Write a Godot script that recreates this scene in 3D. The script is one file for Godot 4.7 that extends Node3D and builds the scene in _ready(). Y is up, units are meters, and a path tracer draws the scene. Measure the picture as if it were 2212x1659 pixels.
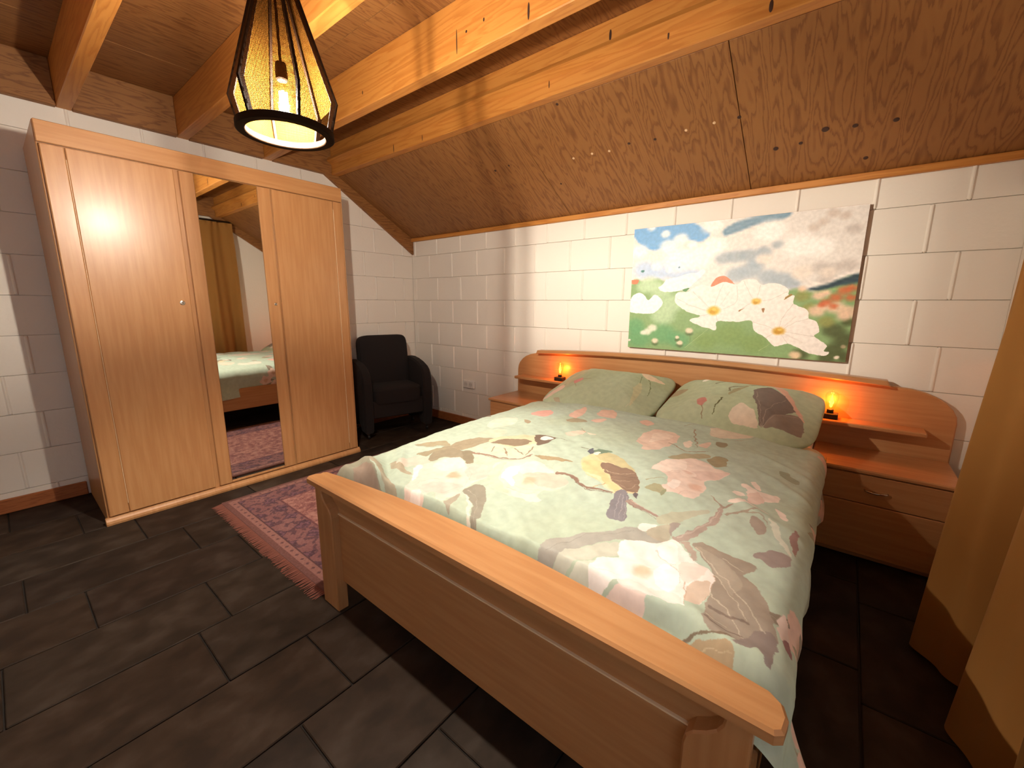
extends Node3D
# Attic bedroom: double bed, wardrobe, armchair, pendant lamp under timber joists.

const WIDTH := 4.30        # room along x, from the wardrobe wall to the curtain wall
const DEPTH := 4.70        # room along z, from the headboard wall to the wall behind the camera
const EAVES := 1.90        # height where the boarded slope meets the headboard wall
const PITCH := 0.55        # rise of the boarded slope per metre
const JOIST := 2.33        # underside of the joists
const DECK := 2.57         # underside of the flat boarding
const WIN_A := 2.70         # window jambs along z
const WIN_B := 4.00
const LAMP := Vector3(2.278, 1.842, 2.264)   # the pendant's bulb

var rng := RandomNumberGenerator.new()
var used := {}
var boxes := {}
var M := {}

func _ready() -> void:
	rng.seed = 7
	# ---------------- camera
	var cam := Camera3D.new()
	cam.name = "camera"
	cam.fov = rad_to_deg(2.0 * atan(829.5 / 896.9))
	cam.near = 0.02
	cam.position = Vector3(3.733, 1.227, 2.937)
	cam.rotation_order = EULER_ORDER_YXZ
	cam.rotation_degrees = Vector3(-10.906, 38.669, 0.356)
	add_child(cam)
	# ---------------- sky and exposure
	var env := Environment.new()
	env.background_mode = Environment.BG_COLOR
	env.background_color = Color(0.82, 0.90, 1.0)
	env.background_energy_multiplier = 3.4
	env.ambient_light_source = Environment.AMBIENT_SOURCE_DISABLED
	env.tonemap_mode = Environment.TONE_MAPPER_LINEAR
	env.tonemap_exposure = 1.0
	env.sdfgi_enabled = true
	env.ssao_enabled = true
	env.ssil_enabled = true
	var we := WorldEnvironment.new()
	we.name = "environment"
	we.environment = env
	add_child(we)
	materials()
	# ---------------- the room
	floor_tiles()
	walls()
	ceiling()
	baseboards()
	# ---------------- furniture, large to small
	bed()
	bedding()
	wardrobe()
	nightstand("left")
	nightstand("right")
	armchair()
	rug()
	curtain()
	canvas_print()
	pendant()
	table_lamp(Vector3(1.967, 0.6215, 0.110), "small glowing bulb lamp on the shelf at the armchair end of the headboard")
	table_lamp(Vector3(3.715, 0.6215, 0.110), "small glowing bulb lamp on the shelf at the curtain end of the headboard")
	wall_socket()

# =====================================================================  naming
func numbered(called: String) -> String:
	var n: int = used.get(called, 0)
	used[called] = n + 1
	return called if n == 0 else "%s_%03d" % [called, n]

func thing(called: String, label: String, category: String, at := Vector3.ZERO, turn := 0.0, group := "") -> Node3D:
	var o := Node3D.new()
	o.name = numbered(called)
	add_child(o)
	o.position = at
	o.rotation.y = turn
	tag(o, label, category, group)
	return o

func tag(o: Node3D, label: String, category: String, group := "") -> void:
	o.set_meta("label", label)
	o.set_meta("category", category)
	if group != "":
		o.set_meta("group", group)

func shell(called: String, label: String, category: String) -> Node3D:
	var o := thing(called, label, category)
	o.set_meta("kind", "structure")
	return o

func part(parent: Node3D, called: String, mesh: Mesh, m: Material, at := Vector3.ZERO, turn := Vector3.ZERO, label := "") -> MeshInstance3D:
	var o := MeshInstance3D.new()
	o.name = called
	o.mesh = mesh
	o.material_override = m
	o.position = at
	o.rotation = turn
	o.cast_shadow = GeometryInstance3D.SHADOW_CASTING_SETTING_ON
	parent.add_child(o, true)
	if label != "":
		o.set_meta("label", label)
	return o

# =====================================================================  meshes
func face(st: SurfaceTool, pts: Array, n: Vector3, uvs: Array) -> void:
	var c: Vector3 = (pts[1] - pts[0]).cross(pts[2] - pts[0])
	var flip := c.dot(n) > 0.0
	for k in range(1, pts.size() - 1):
		for i in ([0, k + 1, k] if flip else [0, k, k + 1]):
			st.set_normal(n)
			st.set_uv(uvs[i])
			st.add_vertex(pts[i])

# a box with chamfered edges; texture v runs along the grain axis, in metres
func box(size: Vector3, bevel := 0.003, grain := 0, shift := Vector2.ZERO) -> ArrayMesh:
	var key := [size, bevel, grain, shift]
	if boxes.has(key):
		return boxes[key]
	var st := SurfaceTool.new()
	st.begin(Mesh.PRIMITIVE_TRIANGLES)
	var h := size * 0.5
	var b := minf(bevel, minf(h.x, minf(h.y, h.z)) * 0.8)
	var put := func(pts: Array, n: Vector3):
		var d := 0
		for a in 3:
			if absf(n[a]) > absf(n[d]) + 0.01: d = a
		var v := grain if grain != d else (d + 1) % 3
		var u := 3 - d - v
		var uvs := []
		for p in pts:
			uvs.append(Vector2(p[u], p[v]) + shift)
		face(st, pts, n.normalized(), uvs)
	for a in 3:
		var p := (a + 1) % 3
		var q := (a + 2) % 3
		for s in [-1.0, 1.0]:
			var n := Vector3.ZERO
			n[a] = s
			var pts := []
			for c in [[-1, -1], [1, -1], [1, 1], [-1, 1]]:
				var v := Vector3.ZERO
				v[a] = s * h[a]
				v[p] = c[0] * (h[p] - b)
				v[q] = c[1] * (h[q] - b)
				pts.append(v)
			put.call(pts, n)
			for t in [-1.0, 1.0]:
				# edge between face a,s and face p,t
				var e := []
				for r in [-1.0, 1.0]:
					var v1 := Vector3.ZERO
					v1[a] = s * h[a]; v1[p] = t * (h[p] - b); v1[q] = r * (h[q] - b)
					var v2 := Vector3.ZERO
					v2[a] = s * (h[a] - b); v2[p] = t * h[p]; v2[q] = r * (h[q] - b)
					e.append([v1, v2])
				var m := Vector3.ZERO
				m[a] = s; m[p] = t
				put.call([e[0][0], e[0][1], e[1][1], e[1][0]], m)
	for sx in [-1.0, 1.0]:
		for sy in [-1.0, 1.0]:
			for sz in [-1.0, 1.0]:
				put.call([Vector3(sx * h.x, sy * (h.y - b), sz * (h.z - b)), Vector3(sx * (h.x - b), sy * h.y, sz * (h.z - b)), Vector3(sx * (h.x - b), sy * (h.y - b), sz * h.z)], Vector3(sx, sy, sz))
	var m2 := st.commit()
	boxes[key] = m2
	return m2

func between(a: Vector3, b: Vector3) -> Array:   # size and centre of the box between two corners
	return [(b - a).abs(), (a + b) * 0.5]

func board(parent: Node3D, called: String, a: Vector3, b: Vector3, m: Material, bevel := 0.003, grain := 0, label := "") -> MeshInstance3D:
	var s := between(a, b)
	var shift := Vector2(snappedf(rng.randf() * 4.0, 0.25), snappedf(rng.randf() * 4.0, 0.25))
	return part(parent, called, box(s[0], bevel, grain, shift), m, s[1], Vector3.ZERO, label)

# grid of points -> smooth surface; uv per point
func sheet(rows: Array, uv: Array, closed := false) -> ArrayMesh:
	var nr := rows.size()
	var nc: int = rows[0].size()
	var v := PackedVector3Array()
	var nn := PackedVector3Array()
	var t := PackedVector2Array()
	var ix := PackedInt32Array()
	for r in nr:
		for c in nc:
			v.append(rows[r][c])
			t.append(uv[r][c])
			var dc: Vector3
			if closed:
				dc = rows[r][(c + 1) % (nc - 1)] - rows[r][(c - 1 + nc - 1) % (nc - 1)]
			else:
				dc = rows[r][mini(c + 1, nc - 1)] - rows[r][maxi(c - 1, 0)]
			var dr: Vector3 = rows[mini(r + 1, nr - 1)][c] - rows[maxi(r - 1, 0)][c]
			var n := dc.cross(dr)
			nn.append(n.normalized() if n.length() > 1e-9 else Vector3.UP)
	for r in nr - 1:
		for c in nc - 1:
			var i := r * nc + c
			ix.append_array([i, i + nc, i + 1, i + 1, i + nc, i + nc + 1])
	var arr := []
	arr.resize(Mesh.ARRAY_MAX)
	arr[Mesh.ARRAY_VERTEX] = v
	arr[Mesh.ARRAY_NORMAL] = nn
	arr[Mesh.ARRAY_TEX_UV] = t
	arr[Mesh.ARRAY_INDEX] = ix
	var m := ArrayMesh.new()
	m.add_surface_from_arrays(Mesh.PRIMITIVE_TRIANGLES, arr)
	return m

# lathed profile of (radius, height), flat-shaded along the profile and smooth around
func lathe(profile: Array, segs := 32) -> ArrayMesh:
	var st := SurfaceTool.new()
	st.begin(Mesh.PRIMITIVE_TRIANGLES)
	for k in profile.size() - 1:
		var a: Vector2 = profile[k]
		var b: Vector2 = profile[k + 1]
		var d := b - a
		var n2 := Vector2(d.y, -d.x).normalized()
		for i in segs:
			var t0 := TAU * i / segs
			var t1 := TAU * (i + 1) / segs
			var c0 := Vector3(cos(t0), 0, sin(t0))
			var c1 := Vector3(cos(t1), 0, sin(t1))
			var q := [c0 * a.x + Vector3.UP * a.y, c1 * a.x + Vector3.UP * a.y, c1 * b.x + Vector3.UP * b.y, c0 * b.x + Vector3.UP * b.y]
			var n := [c0 * n2.x + Vector3.UP * n2.y, c1 * n2.x + Vector3.UP * n2.y, c1 * n2.x + Vector3.UP * n2.y, c0 * n2.x + Vector3.UP * n2.y]
			var mid: Vector3 = n[0] + n[1]
			var cr: Vector3 = (q[1] - q[0]).cross(q[2] - q[0])
			if cr.length() < 1e-12:
				cr = (q[2] - q[0]).cross(q[3] - q[0])
			for j in ([0, 2, 1, 0, 3, 2] if cr.dot(mid) > 0 else [0, 1, 2, 0, 2, 3]):
				st.set_normal(n[j])
				st.set_uv(Vector2((t0 if j == 0 or j == 3 else t1) / TAU, q[j].y))
				st.add_vertex(q[j])
	return st.commit()

func round_lathe(profile: Array, segs := 32) -> ArrayMesh:   # smooth both ways
	var rows := []
	var uv := []
	for p in profile:
		var row := []
		var u := []
		for i in segs + 1:
			var t := TAU * i / segs
			row.append(Vector3(cos(t) * p.x, p.y, -sin(t) * p.x))
			u.append(Vector2(float(i) / segs, p.y))
		rows.append(row)
		uv.append(u)
	return sheet(rows, uv, true)

func tube(points: Array, radius: float, segs := 8) -> ArrayMesh:
	var rows := []
	var uv := []
	for k in points.size():
		var d: Vector3 = (points[mini(k + 1, points.size() - 1)] - points[maxi(k - 1, 0)]).normalized()
		var s := d.cross(Vector3(0.31, 0.2, 0.93)).normalized()
		var w := d.cross(s)
		var row := []
		var u := []
		for i in segs + 1:
			var t := TAU * i / segs
			row.append(points[k] + (s * cos(t) + w * sin(t)) * radius)
			u.append(Vector2(float(i) / segs, k * 0.02))
		rows.append(row)
		uv.append(u)
	return sheet(rows, uv, true)

# polygon in xy, drawn out along z from -depth/2 to depth/2, edges chamfered; grain along x (0) or y (1)
func extrude(poly: PackedVector2Array, depth: float, bevel := 0.004, grain := 0) -> ArrayMesh:
	var st := SurfaceTool.new()
	st.begin(Mesh.PRIMITIVE_TRIANGLES)
	var pts := poly
	if Geometry2D.is_polygon_clockwise(pts):
		pts = pts.duplicate()
		pts.reverse()
	var n := pts.size()
	var inner := PackedVector2Array()
	for i in n:
		var a := pts[(i - 1 + n) % n]
		var b := pts[i]
		var c := pts[(i + 1) % n]
		var e1 := (b - a).normalized()
		var e2 := (c - b).normalized()
		var m := Vector2(-e1.y, e1.x) + Vector2(-e2.y, e2.x)   # inward for counter-clockwise points
		var k := bevel * 2.0 / maxf(m.length_squared(), 0.4)
		inner.append(b + m * k)
	var uvf := func(p: Vector3) -> Vector2:
		return Vector2(p.y, p.x) if grain == 0 else Vector2(p.x, p.y)
	var tri := Geometry2D.triangulate_polygon(inner)
	for s in [-1.0, 1.0]:
		for t in range(0, tri.size(), 3):
			var f := []
			var u := []
			for j in 3:
				var p := Vector3(inner[tri[t + j]].x, inner[tri[t + j]].y, s * depth * 0.5)
				f.append(p)
				u.append(uvf.call(p))
			face(st, f, Vector3(0, 0, s), u)
	for i in n:
		var j := (i + 1) % n
		var o := (pts[j] - pts[i]).normalized()
		var out := Vector3(o.y, -o.x, 0)
		var h := depth * 0.5
		var hb := h - bevel
		for seg in [[pts, -hb, pts, hb, out], [inner, -h, pts, -hb, (out + Vector3(0, 0, -1)).normalized()], [pts, hb, inner, h, (out + Vector3(0, 0, 1)).normalized()]]:
			var A: PackedVector2Array = seg[0]
			var B: PackedVector2Array = seg[2]
			var f := [Vector3(A[i].x, A[i].y, seg[1]), Vector3(A[j].x, A[j].y, seg[1]), Vector3(B[j].x, B[j].y, seg[3]), Vector3(B[i].x, B[i].y, seg[3])]
			var u := []
			for p in f:
				u.append(Vector2(p.z, p.x) if absf(out.y) > absf(out.x) else Vector2(p.z, p.y))
			face(st, f, seg[4], u)
	return st.commit()

# rounded cushion-like block: superellipsoid
func cushion(size: Vector3, e := 0.35, nu := 28, nv := 18) -> ArrayMesh:
	var rows := []
	var uv := []
	var pw := func(x: float) -> float: return signf(x) * pow(absf(x), e)
	for r in nv + 1:
		var phi := PI * (float(r) / nv - 0.5)
		var row := []
		var u := []
		for c in nu + 1:
			var th := -TAU * c / nu
			row.append(Vector3(pw.call(cos(phi)) * pw.call(cos(th)), pw.call(sin(phi)), pw.call(cos(phi)) * pw.call(sin(th))) * size * 0.5)
			u.append(Vector2(row[-1].x + row[-1].z, row[-1].y + row[-1].z))
		rows.append(row)
		uv.append(u)
	return sheet(rows, uv, true)

# =====================================================================  materials
func noise(freq: float, octaves := 4, warp := 0.0, sd := 1, kind := FastNoiseLite.TYPE_SIMPLEX_SMOOTH) -> FastNoiseLite:
	var n := FastNoiseLite.new()
	n.seed = sd
	n.noise_type = kind
	n.frequency = freq
	n.fractal_octaves = octaves
	if warp > 0.0:
		n.domain_warp_enabled = true
		n.domain_warp_amplitude = warp
		n.domain_warp_frequency = 0.01
	return n

func ramp(stops: Array) -> Gradient:
	var g := Gradient.new()
	var o := PackedFloat32Array()
	var c := PackedColorArray()
	for s in stops:
		o.append(s[0])
		c.append(s[1])
	g.offsets = o
	g.colors = c
	return g

func noise_tex(n: FastNoiseLite, stops: Array, w := 512, h := 512) -> NoiseTexture2D:
	var t := NoiseTexture2D.new()
	t.width = w
	t.height = h
	t.seamless = true
	t.noise = n
	t.color_ramp = ramp(stops)
	return t

func rgb(r: int, g: int, b: int) -> Color:
	return Color8(r, g, b)

func solid(c: Color, rough := 0.6, metal := 0.0) -> StandardMaterial3D:
	var m := StandardMaterial3D.new()
	m.albedo_color = c
	m.roughness = rough
	m.metallic = metal
	return m

func wood(n: FastNoiseLite, stops: Array, rough: float, scale: Vector2, coat := 0.0, size := 512) -> StandardMaterial3D:
	var m := StandardMaterial3D.new()
	m.albedo_texture = noise_tex(n, stops, size, size)
	m.roughness = rough
	m.uv1_scale = Vector3(scale.x, scale.y, 1)
	if coat > 0.0:
		m.clearcoat_enabled = true
		m.clearcoat = coat
		m.clearcoat_roughness = 0.25
	return m

func bands(a: Color, b: Color, count: int, sharp := 0.35) -> Array:   # alternating early and late wood
	var s := []
	for k in count:
		var t0 := float(k) / count
		s.append([t0, a.lerp(b, 0.15)])
		s.append([t0 + sharp / count, a])
		s.append([t0 + 0.78 / count, b.lerp(a, 0.3)])
		s.append([t0 + 0.92 / count, b])
	return s

func materials() -> void:
	M.beech = wood(noise(0.012, 5, 18.0, 3), [[0.25, rgb(181, 130, 84)], [0.5, rgb(186, 136, 89)], [0.75, rgb(191, 142, 95)]], 0.36, Vector2(5.0, 0.35), 0.25)
	M.pine = wood(noise(0.007, 3, 30.0, 11), bands(rgb(200, 136, 64), rgb(182, 115, 48), 4), 0.5, Vector2(2.2, 0.16))
	M.plywood = wood(noise(0.004, 3, 36.0, 21), bands(rgb(150, 102, 54), rgb(120, 76, 37), 6, 0.5), 0.6, Vector2(1.7, 0.26), 0.0, 1024)
	M.skirting = wood(noise(0.01, 4, 20.0, 5), bands(rgb(166, 100, 56), rgb(140, 78, 40), 4), 0.5, Vector2(4.0, 0.4))
	M.paint = solid(rgb(236, 231, 222), 0.75)
	var pt := noise_tex(noise(0.05, 4, 0.0, 4), [[0.0, Color(0.25, 0.25, 0.25)], [1.0, Color(0.75, 0.75, 0.75)]], 256, 256)
	M.paint.heightmap_enabled = true
	M.paint.heightmap_texture = pt
	M.paint.heightmap_scale = 0.12
	M.paint.uv1_scale = Vector3(3, 3, 1)
	M.tiles = []
	for k in 5:
		var base: Color = [rgb(50, 39, 31), rgb(46, 36, 30), rgb(52, 40, 31), rgb(49, 40, 33), rgb(44, 35, 29)][k]
		var t := wood(noise(0.014, 5, 30.0, 40 + k), [[0.2, base.darkened(0.16)], [0.48, base], [0.7, base.lightened(0.03)], [0.85, base.lightened(0.055)]], 0.62, Vector2(0.9, 0.7))
		t.metallic_specular = 0.25
		M.tiles.append(t)
	M.grout = solid(rgb(27, 21, 17), 0.9)
	M.mirror = solid(Color(0.92, 0.93, 0.92), 0.015, 1.0)
	M.steel = solid(rgb(200, 196, 190), 0.25, 1.0)
	M.dark_metal = solid(rgb(34, 22, 14), 0.55)
	M.dark_metal.metallic_specular = 0.15
	M.black = solid(rgb(24, 21, 20), 0.5)
	M.upholstery = solid(rgb(25, 19, 19), 0.95)
	M.upholstery.rim_enabled = true
	M.upholstery.rim = 0.08
	M.white_plastic = solid(rgb(235, 233, 228), 0.35)
	M.glass = solid(Color(0.30, 0.15, 0.02, 0.04), 0.03)
	M.glass.transparency = BaseMaterial3D.TRANSPARENCY_ALPHA
	M.pane = solid(Color(0.95, 0.98, 1.0, 0.06), 0.02)
	M.pane.transparency = BaseMaterial3D.TRANSPARENCY_ALPHA
	M.cloth = solid(rgb(152, 106, 48), 0.9)
	M.cloth.backlight_enabled = true
	M.cloth.backlight = Color(0.06, 0.045, 0.025)
	M.linen = solid(rgb(222, 216, 204), 0.9)
	M.pale_strip = solid(rgb(236, 212, 176), 0.4)  # pale strips; on the wardrobe doors this colour paints in lit bevels
	M.knot = solid(rgb(58, 32, 20), 0.6)
	M.plug = solid(rgb(222, 190, 150), 0.6)
	M.fringe = solid(rgb(128, 78, 66), 0.95)
	M.canvas_edge = solid(rgb(176, 138, 104), 0.8)
	M.socket_inner = solid(rgb(214, 211, 205), 0.4)
	M.amber_glass = solid(Color(0.45, 0.20, 0.03, 0.10), 0.03)
	M.amber_glass.transparency = BaseMaterial3D.TRANSPARENCY_ALPHA
	# woven brass wire cloth of the pendant: wires opaque, gaps open
	var n := 32
	var img := Image.create_empty(n, n, false, Image.FORMAT_RGBA8)
	for y in n:
		for x in n:
			var wire := (x % 16) < 6 or (y % 16) < 7
			img.set_pixel(x, y, Color8(60, 37, 10, 240 if wire else 4))
	M.brass_mesh = StandardMaterial3D.new()
	M.brass_mesh.albedo_texture = ImageTexture.create_from_image(img)
	M.brass_mesh.transparency = BaseMaterial3D.TRANSPARENCY_ALPHA
	M.brass_mesh.roughness = 0.7
	M.brass_mesh.metallic_specular = 0.0
	M.brass_mesh.cull_mode = BaseMaterial3D.CULL_DISABLED
	M.brass_mesh.uv1_scale = Vector3(140, 140, 1)

# =====================================================================  the room
func floor_tiles() -> void:
	var root := shell("floor", "dark brown stone tile floor with staggered joints", "floor")
	var s := between(Vector3(-0.2, -0.12, -0.2), Vector3(WIDTH + 0.2, -0.008, DEPTH + 0.2))
	part(root, "grout_bed", box(s[0], 0.0), M.grout, s[1])
	var offs := [2.45, 2.20, 2.577, 2.43, 2.265, 2.50, 2.61, 2.36, 2.53, 2.28, 2.60, 2.40, 2.55, 2.30]
	for r in 14:
		var x0 := maxf(0.01 + 0.325 * r, 0.0)
		var x1 := minf(0.01 + 0.325 * (r + 1), WIDTH)
		var z := fposmod(float(offs[r]), 0.58) - 0.58
		while z < DEPTH:
			var a := maxf(z, 0.0) + 0.0025
			var b := minf(z + 0.58, DEPTH) - 0.0025
			if b - a > 0.03 and x1 - x0 > 0.03:
				var size := Vector3(x1 - x0 - 0.005, 0.014, b - a)
				var sh := Vector2(rng.randi_range(0, 3) * 0.37, rng.randi_range(0, 3) * 0.21)
				part(root, "tile", box(size, 0.003, 2, sh), M.tiles[rng.randi_range(0, 4)], Vector3((x0 + x1) * 0.5, -0.007 - rng.randf() * 0.0012, (a + b) * 0.5))
			z += 0.58

# courses of painted blocks with thick pointed upright joints; `along` is x (0) or z (2)
func blockwork(root: Node3D, along: int, from: float, to: float, first: Array, top: float, skip: Callable) -> void:
	var course := 0.2283
	var step := 0.337
	for k in 13:
		var y0 := maxf(-0.111 + course * k, 0.0)
		var y1 := minf(-0.111 + course * (k + 1), top)
		if y1 - y0 < 0.02:
			continue
		var s: float = fposmod(float(first[k % 2]), step) - step
		while s < to:
			var a := maxf(s + 0.007, from)
			var b := minf(s + step - 0.007, to)
			if b - a > 0.01 and not skip.call((a + b) * 0.5, y0, y1):
				var size := Vector3(b - a, y1 - y0 - 0.0022, 0.016)
				var at := Vector3((a + b) * 0.5, (y0 + y1) * 0.5, -0.008 - rng.randf() * 0.0012)
				var turn := Vector3.ZERO
				if along == 2:
					at = Vector3(at.z, at.y, at.x)
					turn = Vector3(0, PI / 2, 0)
				part(root, "block", box(size, 0.0016, 0, Vector2(rng.randi_range(0, 3) * 0.31, rng.randi_range(0, 3) * 0.17)), M.paint, at, turn)
			if s > from and s < to and not skip.call(s, y0, y1):
				var at2 := Vector3(s, (y0 + y1) * 0.5, -0.0025)
				if along == 2:
					at2 = Vector3(at2.z, at2.y, at2.x)
				part(root, "mortar_joint", box(Vector3(0.018 if along == 0 else 0.018, y1 - y0 - 0.002, 0.020 if along == 0 else 0.018), 0.0065, 1), M.paint, at2)
			s += step

func walls() -> void:
	var back := shell("wall_back", "white painted blockwork wall behind the headboard", "wall")
	var s := between(Vector3(-0.2, -0.1, -0.25), Vector3(WIDTH + 0.2, 2.05, -0.012))
	part(back, "wall_core", box(s[0], 0.0), M.paint, s[1])
	blockwork(back, 0, 0.0, WIDTH, [0.395, 0.276], 1.93, func(_a, _b, _c): return false)
	var left := shell("wall_left", "white painted blockwork wall behind the wardrobe", "wall")
	s = between(Vector3(-0.25, -0.1, -0.2), Vector3(-0.012, 2.75, DEPTH + 0.2))
	part(left, "wall_core", box(s[0], 0.0), M.paint, s[1])
	blockwork(left, 2, 0.0, 3.6, [2.815, 2.936], 2.40, func(z, _y0, y1): return z > 1.35 and z < 2.50 and y1 < 2.0)
	var right := shell("wall_right", "white painted wall behind the curtain", "wall")
	for q in [[0.0, WIN_A, -0.1, 2.75], [WIN_B, DEPTH, -0.1, 2.75], [WIN_A, WIN_B, -0.1, 0.95], [WIN_A, WIN_B, 2.05, 2.75]]:
		s = between(Vector3(WIDTH, q[2], q[0] - (0.2 if q[0] == 0.0 else 0.0)), Vector3(WIDTH + 0.22, q[3], q[1] + (0.2 if q[1] == DEPTH else 0.0)))
		part(right, "wall_section", box(s[0], 0.0), M.paint, s[1])
	var front := shell("wall_front", "white painted wall behind the camera", "wall")
	s = between(Vector3(-0.2, -0.1, DEPTH), Vector3(WIDTH + 0.2, 2.75, DEPTH + 0.22))
	part(front, "wall_core", box(s[0], 0.0), M.paint, s[1])
	# the window in the curtain wall, beside the camera
	var w := shell("window_1", "white framed window in the curtain wall", "window")
	var f: StandardMaterial3D = M.white_plastic
	for q in [[WIN_A, WIN_A + 0.06, 0.95, 2.05], [WIN_B - 0.06, WIN_B, 0.95, 2.05], [WIN_A + 0.06, WIN_B - 0.06, 0.95, 1.01], [WIN_A + 0.06, WIN_B - 0.06, 1.99, 2.05], [(WIN_A + WIN_B) * 0.5 - 0.025, (WIN_A + WIN_B) * 0.5 + 0.025, 1.01, 1.99]]:
		s = between(Vector3(WIDTH + 0.08, q[2], q[0]), Vector3(WIDTH + 0.14, q[3], q[1]))
		part(w, "frame", box(s[0], 0.004), f, s[1])
	for q in [[WIN_A + 0.06, (WIN_A + WIN_B) * 0.5 - 0.025], [(WIN_A + WIN_B) * 0.5 + 0.025, WIN_B - 0.06]]:
		s = between(Vector3(WIDTH + 0.107, 1.01, q[0]), Vector3(WIDTH + 0.113, 1.99, q[1]))
		part(w, "pane", box(s[0], 0.0), M.pane, s[1])
	s = between(Vector3(WIDTH - 0.02, 0.925, WIN_A - 0.02), Vector3(WIDTH + 0.08, 0.948, WIN_B + 0.02))
	part(w, "sill", box(s[0], 0.004), f, s[1])

func ceiling() -> void:
	var root := shell("ceiling", "plywood boarded attic ceiling on orange pine joists", "ceiling")
	var ang := -atan(PITCH)
	var cosine := cos(ang)
	# boarded slope above the headboard and the matching one behind the camera
	var seams := [-0.05, 0.75, 1.97, 3.19, WIDTH + 0.05]
	for side in 2:
		for k in 4:
			var a: float = seams[k] + (0.0015 if k > 0 else 0.0)
			var b: float = seams[k + 1] - (0.0015 if k < 3 else 0.0)
			var z0 := -0.06
			var z1 := 0.802
			var zc := (z0 + z1) * 0.5
			var n := Vector3(0, cosine, sin(ang))
			var at := Vector3((a + b) * 0.5, EAVES - 0.012 + PITCH * zc, zc) + n * 0.009
			var turn := Vector3(ang, 0, 0)
			if side == 1:
				at.z = DEPTH - at.z
				turn = Vector3(-ang, 0, 0)
			part(root, "plywood_sheet", box(Vector3(b - a, 0.018, (z1 - z0) / cosine), 0.0015, 2, Vector2(k * 1.37 + 0.4, k * 0.83 + side)), M.plywood, at, turn)
		var zc2 := 0.38
		var at2 := Vector3(WIDTH * 0.5, EAVES + PITCH * zc2 + 0.05, zc2)
		part(root, "added_backing", box(Vector3(WIDTH + 0.4, 0.03, 1.2), 0.0), M.pine, Vector3(at2.x, at2.y, at2.z if side == 0 else DEPTH - at2.z), Vector3(ang if side == 0 else -ang, 0, 0))  # unseen backing added to keep sky light out of the sheet gaps
	# flat boarding
	var zs := [0.77, 1.58, 2.80, DEPTH - 0.77]
	var xs := [-0.05, 0.52, 1.74, 2.96, WIDTH + 0.05]
	for i in 3:
		for j in 4:
			var s := between(Vector3(xs[j] + 0.0015, DECK, zs[i] + 0.0015), Vector3(xs[j + 1] - 0.0015, DECK + 0.018, zs[i + 1] - 0.0015))
			part(root, "plywood_sheet", box(s[0], 0.0015, 2, Vector2(i * 0.71 + 0.2, j * 0.57)), M.plywood, s[1])
	var d := between(Vector3(-0.2, DECK + 0.03, 0.5), Vector3(WIDTH + 0.2, DECK + 0.06, DEPTH - 0.5))
	part(root, "added_backing", box(d[0], 0.0), M.pine, d[1])  # same unseen backing over the flat sheets, added to block light
	# joists along x
	var jz := [0.835, 1.3825, 1.9225, 2.485, 3.04, 3.60]
	for z in jz:
		board(root, "joist", Vector3(0.0, JOIST, z - 0.033), Vector3(WIDTH, DECK, z + 0.033), M.pine, 0.004, 0)
	# drying cracks and knots on the faces of the two joists over the bed: x, y, width, height in millimetres, face
	for q in [[2.179, 2.402, 7, 110, 1.4155], [2.241, 2.422, 12, 12, 1.4155], [2.588, 2.372, 12, 66, 1.4155], [1.41, 2.406, 9, 22, 1.4155], [2.347, 2.43, 10, 16, 1.4155], [2.67, 2.50, 14, 52, 0.868], [2.726, 2.424, 22, 26, 0.868], [2.32, 2.388, 7, 40, 0.868], [2.954, 2.404, 9, 40, 0.868], [2.603, 2.434, 8, 16, 0.868], [1.264, 2.358, 7, 44, 0.868], [0.935, 2.36, 9, 60, 0.868], [3.35, 2.365, 16, 46, 0.868]]:
		part(root, "knot", cushion(Vector3(q[2] * 0.001, q[3] * 0.001, 0.004), 0.9, 14, 10), M.knot, Vector3(q[0], q[1], q[4] - 0.0008))
	# rim boards between the joists on both end walls, and the raking ones under the slope
	for side in 2:
		for k in jz.size() - 1:
			var x0 := 0.001 if side == 0 else WIDTH - 0.043
			board(root, "rim_board", Vector3(x0, JOIST - 0.004, jz[k] + 0.034), Vector3(x0 + 0.042, DECK, jz[k + 1] - 0.034), M.plywood, 0.003, 2)
		var poly := PackedVector2Array([Vector2(0.0, 1.735), Vector2(0.93, 2.326), Vector2(0.93, JOIST + 0.02), Vector2(0.80, JOIST + 0.02), Vector2(0.785, 2.322), Vector2(0.0, 1.894)])
		part(root, "raking_board", extrude(poly, 0.03, 0.002, 0), M.plywood, Vector3(0.016 if side == 0 else WIDTH - 0.016, 0, 0), Vector3(0, -PI / 2, 0))
	board(root, "batten", Vector3(0.03, 1.862, 0.0015), Vector3(WIDTH - 0.03, 1.897, 0.030), M.pine, 0.003, 0)
	# knots and pale plugs in the slope
	var n2 := Vector3(0, cos(ang), sin(ang))
	for q in [[3.329, 0.253, 12], [3.436, 0.257, 9], [3.534, 0.305, 15], [3.646, 0.293, 11], [3.789, 0.282, 11], [3.70, 0.108, 10], [2.762, 0.455, 8], [2.614, 0.467, 8], [3.186, 0.464, 9], [1.622, 0.506, 9], [1.756, 0.517, 7], [2.32, 0.785, 8], [2.05, 0.30, 7]]:
		var r: float = q[2] * 0.001
		var at3 := Vector3(q[0], EAVES - 0.012 + PITCH * q[1], q[1]) - n2 * 0.0012
		part(root, "knot", round_lathe([Vector2(0.0001, -0.0012), Vector2(r * 0.7, -0.001), Vector2(r, 0.0), Vector2(r, 0.002)], 14), M.knot, at3, Vector3(ang, 0, 0))
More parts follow.
